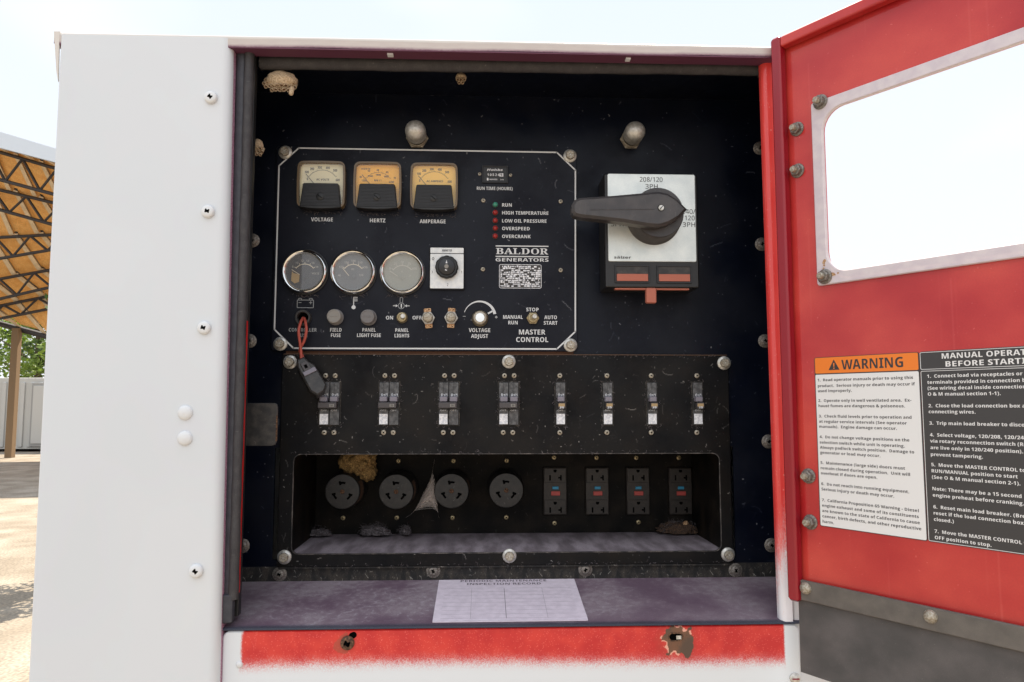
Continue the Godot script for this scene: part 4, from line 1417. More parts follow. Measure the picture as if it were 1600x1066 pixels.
# ------------------------------------------------------------------ breakers and outlets
func breaker(px: float, poles: int, wide: bool, label: String) -> void:
	var mm := 0.000753
	var W := (31.0 if poles == 2 else 15.8) * mm
	var H := 66.5 * mm
	var xf := X(px, 631, ZP)
	var mb := MB.new()
	mb.ring(M.dirty_edge, I, rrect(W + 0.0024, H + 0.0022, 0.0004, 1), rrect(W - 0.0002, H - 0.0002, 0.0003, 1), 0, 0.0005)
	var pw := W / poles
	for k in poles:
		var x := (k - (poles - 1) / 2.0) * pw
		mb.box(M.breaker_body, at(x, H * 0.31, 0.0012), Vector3(pw * 0.95, H * 0.37, 0.003), 0.0005)
		mb.box(M.breaker_body, at(x - pw * 0.04, H * 0.31, 0.0028), Vector3(pw * 0.08, H * 0.35, 0.0009), 0.0003)
		mb.box(M.black, at(x, -H * 0.18, 0.0006), Vector3(pw * 0.96, H * 0.62, 0.002))
		mb.box(M.breaker_body, at(x, -H * 0.32, 0.0012), Vector3(pw * 0.95, H * 0.345, 0.003), 0.0005)
	var root := put(mb, "circuit_breaker", gen, xf, label)
	for k in poles:
		var x := (k - (poles - 1) / 2.0) * pw
		mb = MB.new()
		write(mb, M.sticker, I, "On/1", Vector2(x + pw * 0.04, H * 0.205), 0.0030, 0.0072 if poles == 2 else 0.0068, false, "bold", 0.0031)
		write(mb, M.sticker, I, "OFF", Vector2(x - pw * 0.02, -H * 0.155), 0.0018, 0.0068, false, "plain", 0.0032)
		put(mb, "print", root, xf)
		mb = MB.new()
		mb.box(M.breaker_lip, at(x, H * 0.105, 0.005), Vector3(pw * (0.8 if poles == 2 else 0.72), H * 0.13, 0.009), 0.0012)
		put(mb, "toggle", root, xf)
	mb = MB.new()
	if poles == 2:
		mb.box(M.breaker_bar, at(-0.0008, -H * 0.035, 0.0085), Vector3(W * 0.93, H * 0.145, 0.008), 0.0012)
		mb.box(M.fuse_cap, at(W * 0.2, -H * 0.04, 0.0126), Vector3(0.0052, 0.0032, 0.0004))
		write(mb, M.ink, I, "50", Vector2(W * 0.2, -H * 0.04), 0.0021, 0, false, "bold", 0.0130)
	else:
		mb.box(M.breaker_bar, at(0.0006, -H * 0.045, 0.0085), Vector3(W * 0.78, H * 0.15, 0.008), 0.0012)
		mb.box(M.residue, at(0.0002, -H * 0.03, 0.0126), Vector3(W * 0.6, H * 0.07, 0.0004))
		write(mb, M.sticker, I, "20", Vector2(0.0002, -H * 0.085), 0.0022, 0.005, false, "bold", 0.0130)
	put(mb, "handle_tie" if poles == 2 else "toggle_tip", root, xf)
	mb = MB.new()
	var sx := -pw * 0.52 if poles == 2 else 0.0
	mb.box(M.sticker, at(sx, -H * 0.355, 0.0028), Vector3(pw * 0.82, H * 0.24, 0.0004), 0.0001)
	put(mb, "sticker", root, xf)

func breaker_panel() -> void:
	var mb := MB.new()
	var a := P(441, 553)
	var b := P(1146, 881)
	var o0 := P(459, 710.5)
	var o1 := P(1127.5, 861)
	var hole := rrect(o1.x - o0.x, o0.y - o1.y, 0.008, 4, Vector2((o0.x + o1.x) / 2, (o0.y + o1.y) / 2))
	# the outer loop gets as many points as the hole
	var outer := rrect(b.x - a.x, a.y - b.y, 0.0015, 4, Vector2((a.x + b.x) / 2, (a.y + b.y) / 2))
	mb.ring(M.panel_low, at(0, 0, ZP), outer, hole, -0.0035, 0, 0.0007)
	var bp := put(mb, "breaker_panel", gen, I, "dusty black lower panel with eight breakers")
	for q in [[453.5, 566], [795, 565.3], [1131, 567.5], [444.5, 870.5], [796, 868.5], [1137.3, 866.5]]:
		put(hex_bolt(), "hex_bolt", bp, X(q[0], q[1], ZP, Basis(Vector3.BACK, rng.randf() * TAU)))
	mb = MB.new()
	mb.box(M.dirty_edge, at((a.x + b.x) / 2, b.y - 0.0009, ZP - 0.0012), Vector3(b.x - a.x - 0.004, 0.0018, 0.0022))
	mb.box(M.dirty_edge, at(0.022, P(800, 894, ZB).y, ZB + 0.0002), Vector3(0.66, 0.0165, 0.0006))
	put(mb, "dirty_seam", bp, I)
	mb = MB.new()
	var rim_c := Vector2((o0.x + o1.x) / 2, (o0.y + o1.y) / 2)
	mb.ring(M.dusty_rim, at(0, 0, ZP), rrect(o1.x - o0.x + 0.0016, o0.y - o1.y + 0.0016, 0.0088, 4, rim_c), rrect(o1.x - o0.x - 0.0006, o0.y - o1.y - 0.0006, 0.0077, 4, rim_c), -0.0012, 0.0004, 0.0004)
	put(mb, "dusty_rim", bp, I)
	mb = MB.new()
	mb.box(M.rust_line, at((a.x + b.x) / 2, a.y - 0.0002, ZP - 0.0008), Vector3(b.x - a.x - 0.003, 0.0009, 0.002), 0.0003)
	put(mb, "worn_edge", bp, I)
	var names := ["first two pole breaker from the left, half behind the fuse holder", "second two pole breaker from the left", "third two pole breaker from the left", "fourth two pole breaker, under the middle hex bolt", "first single breaker, right of the two pole breakers", "second of the four single breakers", "third of the four single breakers", "rightmost single breaker"]
	var xs := [515.3, 608.0, 701.2, 794.8, 875.7, 949.3, 1018.5, 1089.7]
	for i in 8:
		breaker(xs[i], 2 if i < 4 else 1, false, names[i])
		for s in ([-7.5, 7.5] if i < 4 else [0.0]):
			for y in [587.2, 676.0]:
				put(pan_screw("tinyscrew2", M.zinc_dirty, M.zinc_dirty, 0.0030, 0), "breaker_screw", bp, X(xs[i] + s + (1.0 if y < 600 and i < 4 else -1.0), y, ZP, Basis(Vector3.BACK, rng.randf() * TAU)))
	# fringes of lint round the breakers, along seams and under the meters
	mb = MB.new()
	var fr := RandomNumberGenerator.new()
	fr.seed = 91
	var spots := []
	for i in 8:
		var c := P(xs[i], 631)
		var hw := (0.0118 if i < 4 else 0.006) + 0.0012
		for k in 46:
			var e := fr.randi() % 4
			var p := Vector2([-hw, hw, fr.randf_range(-hw, hw), fr.randf_range(-hw, hw)][e], [fr.randf_range(-0.025, 0.025), fr.randf_range(-0.025, 0.025), -0.0262, 0.0262][e])
			spots.append(Vector2(c.x, c.y) + p + Vector2(fr.randfn(), fr.randfn()) * 0.0014)
	for k in 260:
		spots.append(Vector2(fr.randf_range(a.x + 0.01, b.x - 0.01), (a.y - 0.001 if k % 3 == 0 else (o0.y + 0.0012 if k % 3 == 1 else b.y + 0.001)) + absf(fr.randfn()) * 0.0012 * (-1.0 if k % 3 == 0 else 1.0)))
	for q in [[504.5, 331], [591.5, 333], [679, 335], [477, 460], [552.5, 461], [629, 461]]:
		for k in 26:
			var c := P(q[0] + fr.randf_range(-34, 34) * (1.0 if q[1] < 400 else 0.7), q[1] + absf(fr.randfn()) * 2.0)
			spots.append(Vector2(c.x, c.y))
	for p in spots:
		var t := fr.randf() * TAU
		var l := fr.randf_range(0.0008, 0.0035)
		var q := Vector3(p.x, p.y, ZP + 0.0002)
		mb.tube(M.fluff, PackedVector3Array([q, q + Vector3(cos(t), sin(t), 0.2) * l * 0.5, q + Vector3(cos(t + 0.7), sin(t + 0.7), 0.1) * l]), fr.randf_range(0.00012, 0.00035), 3)
	put(mb, "lint_fringe", bp, I).set_meta("kind", "stuff")
	# recess
	mb = MB.new()
	var x0 := o0.x - 0.003
	var x1 := o1.x + 0.004
	var y0 := o1.y - 0.0005
	var y1 := o0.y + 0.002
	var zc := (ZR + ZP) / 2
	var dz := ZP - ZR
	mb.box(M.recess, at(x0 - 0.001, (y0 + y1) / 2, zc), Vector3(0.002, y1 - y0 + 0.004, dz - 0.006))
	mb.box(M.recess, at(x1 + 0.001, (y0 + y1) / 2, zc), Vector3(0.002, y1 - y0 + 0.004, dz - 0.006))
	mb.box(M.recess, at((x0 + x1) / 2, y1 + 0.001, zc), Vector3(x1 - x0, 0.002, dz - 0.006))
	mb.box(M.recess, at((x0 + x1) / 2, (y0 + y1) / 2, ZR - 0.001), Vector3(x1 - x0 + 0.004, y1 - y0 + 0.004, 0.002))
	var rc := put(mb, "outlet_recess", gen, I, "dark recess that holds the outlets")
	mb = MB.new()
	mb.box(M.ledge, at((x0 + x1) / 2, y0 - 0.0008, zc - 0.0015), Vector3(x1 - x0, 0.0018, dz - 0.009))
	put(mb, "recess_ledge", rc, I, "ledge of the recess under grey dust")
	for q in [[622.5, 720.5], [708.5, 720.5], [791.5, 720], [865.7, 715], [932, 715.5], [994, 715.5], [1060.5, 715.5], [536, 809.5], [620, 809], [707, 809], [791, 808.5], [866.5, 817.5], [997.5, 816]]:
		put(pan_screw("recscrew", M.brass, M.brass, 0.0031, 0), "recess_screw", rc, X(q[0], q[1], ZR, Basis(Vector3.BACK, rng.randf() * TAU)))
	# twist lock sockets
	var sock := ["leftmost twist lock socket, below the mud nest", "second twist lock socket, left of the white cobweb", "third twist lock socket, right of the white cobweb", "fourth twist lock socket, left of the duplex outlets"]
	var sx := [534.8, 618.8, 705.5, 791.0]
	var sy := [768.5, 768.5, 767.5, 766.5]
	for i in 4:
		var zs := -0.950
		var xf := X(sx[i], sy[i], zs)
		mb = MB.new()
		mb.lathe(M.socket, I, pv([0.0240, -0.050, 0.0240, -0.030, 0.0224, -0.028, 0.0221, -0.0012, 0.0212, 0, 0.0195, 0.0002, 0, 0.0002]), 40)
		var so := put(mb, "twist_lock_socket", gen, xf, sock[i])
		mb = MB.new()
		var band := []
		for zz in [-0.027, -0.003]:
			var line := PackedVector3Array()
			for k in 9:
				var t := deg_to_rad(lerpf(-48, 32, k / 8.0))
				line.append(Vector3(cos(t) * 0.0226, sin(t) * 0.0226, zz))
			band.append(line)
		mb.grid(M.rusty, band)
		put(mb, "rusty_band", so, xf)
		for k in 3:
			mb = MB.new()
			var t := [88.0, 213.0, 322.0][k] as float
			arc_band(mb, M.hole, I, 0.0098, 0.0124, t - 18, t + 18, 0.0005)
			var q := deg_to_rad(t + (18 if k != 1 else -18))
			stroke(mb, M.hole, I, Vector2(cos(q), sin(q)) * 0.0085, Vector2(cos(q), sin(q)) * 0.0136, 0.0026, 0.0006)
			put(mb, "slot", so, xf)
		mb = MB.new()
		mb.lathe(M.rusty, I, pv([0.0030, 0.0002, 0.0026, 0.0012, 0.0012, 0.0018, 0, 0.0018]), 14)
		put(mb, "centre_screw", so, xf)
	# duplex outlets with test and reset buttons
	var dup := ["leftmost duplex outlet with blue and red buttons", "second duplex outlet from the left", "third duplex outlet from the left", "rightmost duplex outlet, above the mud clump"]
	var ox := [866.8, 932.4, 996.0, 1062.0]
	for i in 4:
		var xf := X(ox[i], 767, ZR)
		var w := 0.0312
		var h := 0.0625
		mb = MB.new()
		mb.ring(M.recess, I, rrect(w + 0.002, h + 0.002, 0.001, 1), rrect(w + 0.0006, h + 0.0006, 0.001, 1), 0, 0.0008)
		mb.prism(M.outlet, I, rrect(w, h, 0.0008, 2), 0, 0.005, 0.0007)
		var du := put(mb, "duplex_outlet", gen, xf, dup[i])
		for s in [1.0, -1.0]:
			mb = MB.new()
			mb.prism(M.outlet, at(0, s * 0.0208, 0.005), rrect(w - 0.0022, 0.0188, 0.0012, 2), -0.0005, 0.0009, 0.0004)
			put(mb, "receptacle", du, xf)
			var yb := 0.0178 if s > 0 else -0.0247
			for q in [[-0.0068, 0.0021, 0.0072], [0.0078, 0.0021, 0.0072]]:
				mb = MB.new()
				mb.cap(M.hole, at(q[0], yb, 0), rrect(q[1], q[2], 0.0002, 1), 0.00615)
				if q[0] > 0:
					mb.cap(M.hole, at(q[0] - 0.0018, yb, 0), rrect(0.0036, 0.0021, 0.0002, 1), 0.0062)
				put(mb, "slot", du, xf)
			mb = MB.new()
			mb.cap(M.hole, at(0, yb + 0.0092, 0), MB.ccw(pv([-0.0022, 0.0016, 0.0022, 0.0016, 0.0022, -0.0004, 0.0013, -0.0021, -0.0013, -0.0021, -0.0022, -0.0004])), 0.00615)
			put(mb, "earth_hole", du, xf)
		mb = MB.new()
		mb.box(M.button_blue, at(0.0004, 0.0044, 0.0055), Vector3(0.0082, 0.0038, 0.0022), 0.0004)
		put(mb, "test_button", du, xf)
		mb = MB.new()
		mb.box(M.button_red, at(0.0006, -0.0028, 0.0055), Vector3(0.0122, 0.0056, 0.0024), 0.0004)
		put(mb, "reset_button", du, xf)

# ------------------------------------------------------------------ door
const DA := 56.26
var DX: Transform3D

func build_door() -> void:
	var t := deg_to_rad(DA)
	DX = Transform3D(Basis(Vector3(cos(t), 0, sin(t)), Vector3.UP, Vector3(-sin(t), 0, cos(t))), Vector3(0.3072, 0, -0.735))
	var W := 0.575
	var y0 := 1.36
	var y1 := 1.930
	var mb := MB.new()
	# the sheet with its window opening
	var wc := Vector2(W / 2, 1.7575)
	var hole := rrect(W - 0.10, 0.163, 0.021, 7, wc)
	var outer := rrect(W, y1 - y0, 0.002, 7, Vector2(W / 2, (y0 + y1) / 2))
	mb.ring(M.red, at(0, 0, 0), outer, hole, -0.003, 0, 0.0, true)
	door = put(mb, "door", gen, DX, "red hinged door standing open on the right")
	# folded edges, the upright ones with a dark reflection put into their red
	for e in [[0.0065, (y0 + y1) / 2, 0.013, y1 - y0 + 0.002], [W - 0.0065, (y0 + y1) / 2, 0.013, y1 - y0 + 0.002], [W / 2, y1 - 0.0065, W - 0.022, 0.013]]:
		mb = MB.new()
		mb.box(M.red_dark_reflection if e[2] < 0.1 else M.red, at(e[0], e[1], 0.0055 if e[2] < 0.1 else 0.0053), Vector3(e[2], e[3], 0.011), 0.003)
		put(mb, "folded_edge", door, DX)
	mb = MB.new()
	mb.box(M.red_dark, at(-0.0006, (y0 + y1) / 2, -0.001), Vector3(0.0016, y1 - y0, 0.006))
	put(mb, "worn_edge", door, DX)
	# milky pane edge and pane
	mb = MB.new()
	var o2 := rrect(W - 0.08, 0.184, 0.003, 7, wc)
	var i2 := rrect(W - 0.102, 0.161, 0.021, 7, wc)
	mb.ring(M.milky, I, o2, i2, 0.0004, 0.004, 0.0008)
	put(mb, "window_frame", door, DX, "milky white frame of the door window, rust stained at one corner")
	mb = MB.new()
	mb.cap(M.pane, I, rrect(W - 0.1025, 0.1605, 0.021, 7, wc), 0.002)
	put(mb, "window_pane", door, DX)
	mb = MB.new()
	rng.seed = 5
	for i in 16:
		var c := Vector2(0.0505 + rng.randf() * 0.012, 1.6762 - rng.randf() * 0.003)
		if i % 2:
			c = Vector2(0.0475 + rng.randf() * 0.002, 1.677 + rng.randf() * 0.012)
		mb.cap(M.copper, I, MB.ccw(circle(rng.randf_range(0.0006, 0.0018), 7, c)), 0.00415 + i * 0.00001)
	put(mb, "rust_stain", door, DX)
	for q in [[0.0509, 1.8474], [0.0488, 1.6735], [0.0221, 1.8296], [0.0212, 1.7864], [0.0217, 1.4803], [0.0221, 1.436], [W - 0.05, 1.8474], [W - 0.05, 1.6735]]:
		put(nut_bolt(), "door_bolt", door, DX * Transform3D(Basis(Vector3.BACK, rng.randf() * TAU), Vector3(q[0], q[1], 0.004 if q[0] > 0.04 else 0.0)))
	# rubber flap with a clamping strip
	mb = MB.new()
	var rows := []
	for i in 9:
		var line := PackedVector3Array()
		for k in 25:
			var x := lerpf(0.0075, W - 0.01, k / 24.0)
			var y := lerpf(1.2915, 1.378, i / 8.0)
			line.append(Vector3(x, y, 0.0022 + 0.0012 * sin(x * 31.0) * (8 - i) / 8.0))
		rows.append(line)
	mb.grid(M.flap, rows)
	var back := []
	for r in rows:
		var line := PackedVector3Array()
		for p in r:
			line.append(p - Vector3(0, 0, 0.002))
		back.append(line)
	mb.grid(M.flap, back, true)
	for k in 24:
		mb.quad(M.flap, rows[0][k], rows[0][k + 1], back[0][k + 1], back[0][k], Vector3.DOWN)
	for i in 8:
		mb.quad(M.flap, rows[i][0], rows[i + 1][0], back[i + 1][0], back[i][0], Vector3.LEFT)
	put(mb, "rubber_flap", door, DX, "dark grey rubber flap below the door")
	mb = MB.new()
	mb.prism(M.flap_strip, at(0.0075 + (W - 0.0175) / 2, 1.3706, 0.0), rrect(W - 0.0175, 0.0192, 0.0025, 3), 0.003, 0.0062, 0.0008)
	put(mb, "clamp_strip", door, DX, "grey metal strip that clamps the rubber flap")
	mb = MB.new()
	mb.lathe(M.zinc_dirty, I, pv([0.0058, 0, 0.0056, 0.0012, 0.0048, 0.003, 0.003, 0.0044, 0, 0.005]), 24)
	for u in [0.0184, 0.1335, 0.25, 0.365, 0.48, 0.555]:
		put(mb.mesh(), "carriage_bolt", door, DX * at(u, 1.3733 - (0.0005 if u > 0.1 else 0.0), 0.006))
	sign_board()

func sign_board() -> void:
	var mb := MB.new()
	var u0 := 0.0322
	var u1 := 0.1315
	var u2 := 0.2450
	var v0 := 1.4338
	var v1 := 1.5957
	var vm := 1.5795
	mb.prism(M.sign_black, at(0, 0, 0.0002), rrect(u1 - u0, v1 - v0, 0.002, 3, Vector2((u0 + u1) / 2, (v0 + v1) / 2)), 0, 0.0004)
	mb.cap(M.sign_white, I, rrect(u1 - u0 - 0.0016, vm - v0 - 0.0012, 0.0012, 3, Vector2((u0 + u1) / 2, (v0 + vm) / 2)), 0.0008)
	mb.cap(M.sign_orange, I, rrect(u1 - u0 - 0.0016, v1 - vm - 0.0010, 0.0012, 3, Vector2((u0 + u1) / 2, (v1 + vm) / 2)), 0.0008)
	var vc := (v1 + vm) / 2
	mb.cap(M.ink, I, MB.ccw(pv([0.0470, vc - 0.0046, 0.0582, vc - 0.0046, 0.0526, vc + 0.0054])), 0.0009)
	write(mb, M.sign_orange, I, "!", Vector2(0.0526, vc - 0.0008), 0.0056, 0, false, "bold", 0.0010)
	write(mb, M.ink, I, "WARNING", Vector2(0.0890, vc), 0.0092, 0.0575, false, "bold", 0.0009)
	var left := [["1.  Read operator manuals prior to using this", 198], ["product.  Serious injury or death may occur if", 227], ["used improperly.", 252], ["2.  Operate only in well ventilated area.  Ex-", 300], ["haust fumes are dangerous & poisonous.", 326], ["3.  Check fluid levels prior to operation and", 377], ["at regular service intervals (See operator", 403], ["manuals).  Engine damage can occur.", 428], ["4.  Do not change voltage positions on the", 479], ["selection switch while unit is operating.", 506], ["Always padlock switch position.  Damage to", 531], ["generator or load may occur.", 556], ["5.  Maintenance (large side) doors must", 606], ["remain closed during operation.  Unit will", 632], ["overheat if doors are open.", 657], ["6.  Do not reach into running equipment.", 709], ["Serious injury or death may occur.", 735], ["7.  California Proposition 65 Warning - Diesel", 788], ["engine exhaust and some of its constituents", 814], ["are known to the state of California to cause", 840], ["cancer, birth defects, and other reproductive", 866], ["harm.", 892]]
	var unit: float = 0.0915 / (glyph_tris("cancer, birth defects, and other reproductive", "bold")[2].x - glyph_tris("cancer, birth defects, and other reproductive", "bold")[1].x)
	for q in left:
		var g := glyph_tris(q[0], "bold")
		write(mb, M.ink, I, q[0], Vector2(0.0352, vm - (q[1] - 168) / 747.0 * 0.1455), 0.0026, (g[2].x - g[1].x) * unit, true, "bold", 0.0009)
	put(mb, "warning_sign", door, DX, "white warning decal with an orange heading")
	mb = MB.new()
	mb.prism(M.sign_black, at(0, 0, 0.0002), rrect(u2 - u1 - 0.0003, v1 - v0, 0.002, 3, Vector2((u1 + u2) / 2 + 0.0002, (v0 + v1) / 2)), 0, 0.0004)
	for e in [[v0, vm], [vm, v1]]:
		var c := Vector2((u1 + u2) / 2, (e[0] + e[1]) / 2)
		var hh: float = e[1] - e[0] - 0.0012
		mb.ring(M.sign_white, at(0, 0, 0.0006), rrect(u2 - u1 - 0.0016, hh, 0.0012, 3, c), rrect(u2 - u1 - 0.0024, hh - 0.0008, 0.0009, 3, c), 0, 0.0002)
	write(mb, M.sign_white, I, "MANUAL OPERATION", Vector2(0.1885, vc + 0.0034), 0.0045, 0.0765, false, "bold", 0.0009)
	write(mb, M.sign_white, I, "BEFORE STARTING", Vector2(0.1885, vc - 0.0034), 0.0045, 0.071, false, "bold", 0.0009)
	var right := [["1.  Connect load via receptacles or", 183], ["terminals provided in connection box.", 213], ["(See wiring decal inside connection box or", 242], ["O & M manual section 1-1).", 271], ["2.  Close the load connection box after", 328], ["connecting wires.", 357], ["3.  Trip main load breaker to disconnect.", 413], ["4.  Select voltage, 120/208, 120/240", 470], ["via rotary reconnection switch (Receptacles", 500], ["are live only in 120/240 position).  To", 532], ["prevent tampering.", 565], ["5.  Move the MASTER CONTROL to", 615], ["RUN/MANUAL position to start", 645], ["(See O & M manual section 2-1).", 675], ["Note: There may be a 15 second", 731], ["engine preheat before cranking.", 762], ["6.  Reset main load breaker. (Breaker will not", 818], ["reset if the load connection box is not", 848], ["closed.)", 878], ["7.  Move the MASTER CONTROL to the", 935], ["OFF position to stop.", 965]]
	unit = 0.0645 / (glyph_tris("5.  Move the MASTER CONTROL", "bold")[2].x - glyph_tris("5.  Move the MASTER CONTROL", "bold")[1].x)
	for q in right:
		var g := glyph_tris(q[0], "bold")
		write(mb, M.sign_white, I, q[0], Vector2(0.1375, vm - (q[1] - 153) / 835.0 * 0.1455), 0.0028, minf((g[2].x - g[1].x) * unit, 0.105), true, "bold", 0.0009)
	put(mb, "instruction_sign", door, DX, "black instruction decal with white lettering")

# ------------------------------------------------------------------ loose things
func loose_things() -> void:
	# hanging in-line fuse holder
	var mb := MB.new()
	var base := P(474, 497, ZP)
	var o := thing("fuse_holder", "black in-line fuse holder dangling on two red wires from the fuse socket", "fuse holder", base)
	for s in [[[474, 496, -0.868], [470, 503, -0.856], [466.5, 517, -0.850], [468, 532, -0.850], [470, 548, -0.852], [470.5, 566, -0.852]], [[474.5, 496, -0.868], [477, 503, -0.857], [478.5, 517, -0.852], [475, 533, -0.853], [468.5, 546, -0.856], [472, 556, -0.857], [479, 570, -0.857]]]:
		var cv := Curve3D.new()
		var ps := []
		for q in s:
			ps.append(P(q[0], q[1], q[2]) - base)
		for i in ps.size():
			var tg: Vector3 = (ps[mini(i + 1, ps.size() - 1)] - ps[maxi(i - 1, 0)]) / 6.0
			cv.add_point(ps[i], -tg, tg)
		mb = MB.new()
		mb.tube(M.wire, cv.tessellate(4, 2), 0.00165, 8)
		put(mb, "wire", o, Transform3D(Basis.IDENTITY, base))
	var p0 := P(469, 563, -0.852)
	var p1 := P(500, 617, -0.846)
	var dy := (p0 - p1).normalized()
	var zx := dy.cross(Vector3.BACK).normalized()
	var bs := Basis(zx, dy, zx.cross(dy)) * Basis(Vector3.UP, 0.35)
	var L := p0.distance_to(p1)
	var bx := Transform3D(bs, (p0 + p1) / 2)
	mb = MB.new()
	mb.prism(M.plastic, I, pv([-0.0045, L * 0.5, 0.0045, L * 0.5, 0.0065, L * 0.34, 0.0105, L * 0.2, 0.0108, -L * 0.38, 0.005, -L * 0.5, -0.004, -L * 0.52, -0.0085, -L * 0.34, -0.0078, L * 0.3]), -0.007, 0.007, 0.0016, true)
	put(mb, "holder_body", o, bx)
	mb = MB.new()
	mb.box(M.breaker_bar, at(0.0005, L * 0.25, 0.0076), Vector3(0.0085, 0.011, 0.0024), 0.0006)
	mb.box(M.hole, at(0.0005, L * 0.24, 0.0089), Vector3(0.0034, 0.0044, 0.0003))
	mb.box(M.breaker_lip, at(0.0015, L * 0.09, 0.0076), Vector3(0.0155, 0.0055, 0.0022), 0.0008)
	put(mb, "cap_latch", o, bx)
	# paper wasp combs: open cells round a stalk
	var nests := [[439, 129.5, -0.774, 0.0172, 0.0112, 0.0042, "large papery wasp comb hanging in the upper left corner"], [720, 124, -0.800, 0.0062, 0.005, 0.0036, "tiny papery wasp comb under the middle of the top seal"], [402, 231, -0.815, 0.006, 0.0085, 0.0036, "brown scrap of wasp comb stuck to the left edge of the compartment"]]
	for e in nests.size():
		var q: Array = nests[e]
		var c := P(q[0], q[1], q[2])
		mb = MB.new()
		var r: float = q[5]
		var n := noise(200 + e, 0.9, 2)
		lumpy(mb, M.comb, Vector3(0, 0.003, -0.002), Vector3(q[3] * 0.97, q[4] * 0.9, 0.012 if e == 0 else 0.006), 210 + e, 0.16, 0.02, 18)
		# cells on a lattice on the lower front side
		var dirn := Vector3(0.1, -0.62, 0.78).normalized()
		var bz := Basis.looking_at(-dirn, Vector3.UP)
		for i in range(-8, 9):
			for k in range(-8, 9):
				var x := (i + (0.5 if k % 2 else 0.0)) * r * 1.02
				var y := k * r * 0.88
				var f := Vector2(x / q[3], y / (q[4] * 0.95)).length()
				if y > 0.22 * q[4] - 0.12 * x or f > 1.0 + 0.15 * n.get_noise_2d(i * 9, k * 9):
					continue
				var jit := n.get_noise_2d(i * 5 + 30, k * 5)
				var pos := Vector3(x, y - 0.001, (0.006 if e == 0 else 0.003) * (1.0 - f * f * 0.8)) + Vector3(0, 0, 0.002 * jit)
				var cx := Transform3D(bz * Basis(Vector3.UP, jit * 0.5 + x * 14.0) * Basis(Vector3.RIGHT, -y * 20.0), pos)
				mb.lathe(M.comb, cx, pv([r * 0.42, -0.008, r * 0.5, 0.0, r * 0.53, 0.0022 + 0.0008 * jit, r * 0.44, 0.0024 + 0.0008 * jit, r * 0.4, 0.0]), 6)
				mb.lathe(M.comb_inside, cx, pv([r * 0.42, 0.0002, 0, -0.0006]), 6)
		if e < 2:
			mb.tube(M.comb, PackedVector3Array([Vector3(-0.004 if e == 0 else 0.0, 0.004, -0.002), Vector3(-0.004 if e == 0 else 0.0, 0.012, 0.0), Vector3(-0.003 if e == 0 else 0.0, 0.016 if e == 0 else 0.010, 0.002)]), 0.0016, 7)
		if e == 0:
			mb.lathe(M.comb, at(0.0125, -0.0105, 0.004, Basis(Vector3.RIGHT, 1.1)), pv([0.0028, -0.004, 0.0026, 0.0045, 0.0018, 0.0056, 0, 0.006]), 8)
		tag(put(mb, "wasp_nest", self, Transform3D(Basis.IDENTITY, c)), q[6], "wasp nest", "wasp combs in the compartment")
	# mud nest in the recess
	mb = MB.new()
	var c := P(559, 722, -0.975)
	lumpy(mb, M.mud, Vector3.ZERO, Vector3(0.022, 0.016, 0.016), 301, 0.55, 0.02, 22)
	lumpy(mb, M.mud, Vector3(0.012, -0.012, -0.004), Vector3(0.012, 0.012, 0.012), 302, 0.5, 0.025, 16)
	lumpy(mb, M.mud, Vector3(-0.0195, -0.001, 0.003), Vector3(0.005, 0.005, 0.005), 303, 0.4, 0.03, 12)
	tag(put(mb, "mud_nest", self, Transform3D(Basis.IDENTITY, c)), "yellow brown mud nest stuck above the leftmost twist lock socket", "mud nest")
	# clumps of lint on the ledge
	var clumps := [[487, 838, 0.024, 0.011, "fluff", "grey mound of lint at the left end of the recess ledge"], [585, 836, 0.019, 0.016, "fluff", "lint clump on the ledge under the leftmost sockets"], [633, 838, 0.006, 0.013, "fluff", "small upright tuft of dark lint on the ledge"], [1059, 832, 0.026, 0.020, "dark_mud", "dark crumbly clump with a rusty spot under the rightmost outlet"]]
	for i in clumps.size():
		var q: Array = clumps[i]
		mb = MB.new()
		var body: Material = M.fluff if i < 3 else M.dark_mud
		lumpy(mb, body, Vector3.ZERO, Vector3(q[2], q[3] * 0.5, 0.014), 320 + i, 0.8, 0.012, 24, true)
		lumpy(mb, body, Vector3(q[2] * 0.45, 0, 0.004), Vector3(q[2] * 0.55, q[3] * 0.45, 0.011), 330 + i, 0.9, 0.016, 20, true)
		lumpy(mb, body, Vector3(-q[2] * 0.4, 0, -0.002), Vector3(q[2] * 0.5, q[3] * 0.4, 0.012), 336 + i, 0.9, 0.018, 18, true)
		if i == 3:
			lumpy(mb, M.copper, Vector3(0.009, 0.011, 0.008), Vector3(0.004, 0.004, 0.003), 340, 0.6, 0.03, 10)
		var rr := RandomNumberGenerator.new()
		rr.seed = 350 + i
		for k in 170:
			var a := Vector3(rr.randf_range(-1, 1) * q[2] * 0.95, 0, rr.randf_range(-0.006, 0.012))
			a.y = q[3] * rr.randf_range(0.1, 0.85) * sqrt(maxf(0.0, 1.0 - pow(a.x / q[2], 2)))
			var t := rr.randf() * TAU
			var l := rr.randf_range(0.002, 0.007)
			mb.tube(M.fluff, PackedVector3Array([a, a + Vector3(cos(t), sin(t) * 0.7, 0.4).normalized() * l * 0.5, a + Vector3(cos(t + 0.9), sin(t + 0.9) * 0.7, 0.3).normalized() * l]), 0.00016, 3)
		var cc := P(q[0], 830, -0.985)
		cc.y = P(800, 861).y + 0.0002
		tag(put(mb, "lint_clump" if i < 3 else "dirt_clump", self, Transform3D(Basis.IDENTITY, cc)), q[5], "lint clump" if i < 3 else "dirt clump", "lint clumps on the recess ledge" if i < 3 else "")
	# cobweb between the second and third sockets
	mb = MB.new()
	var w0 := P(668, 775, -0.972)
	var rim := []
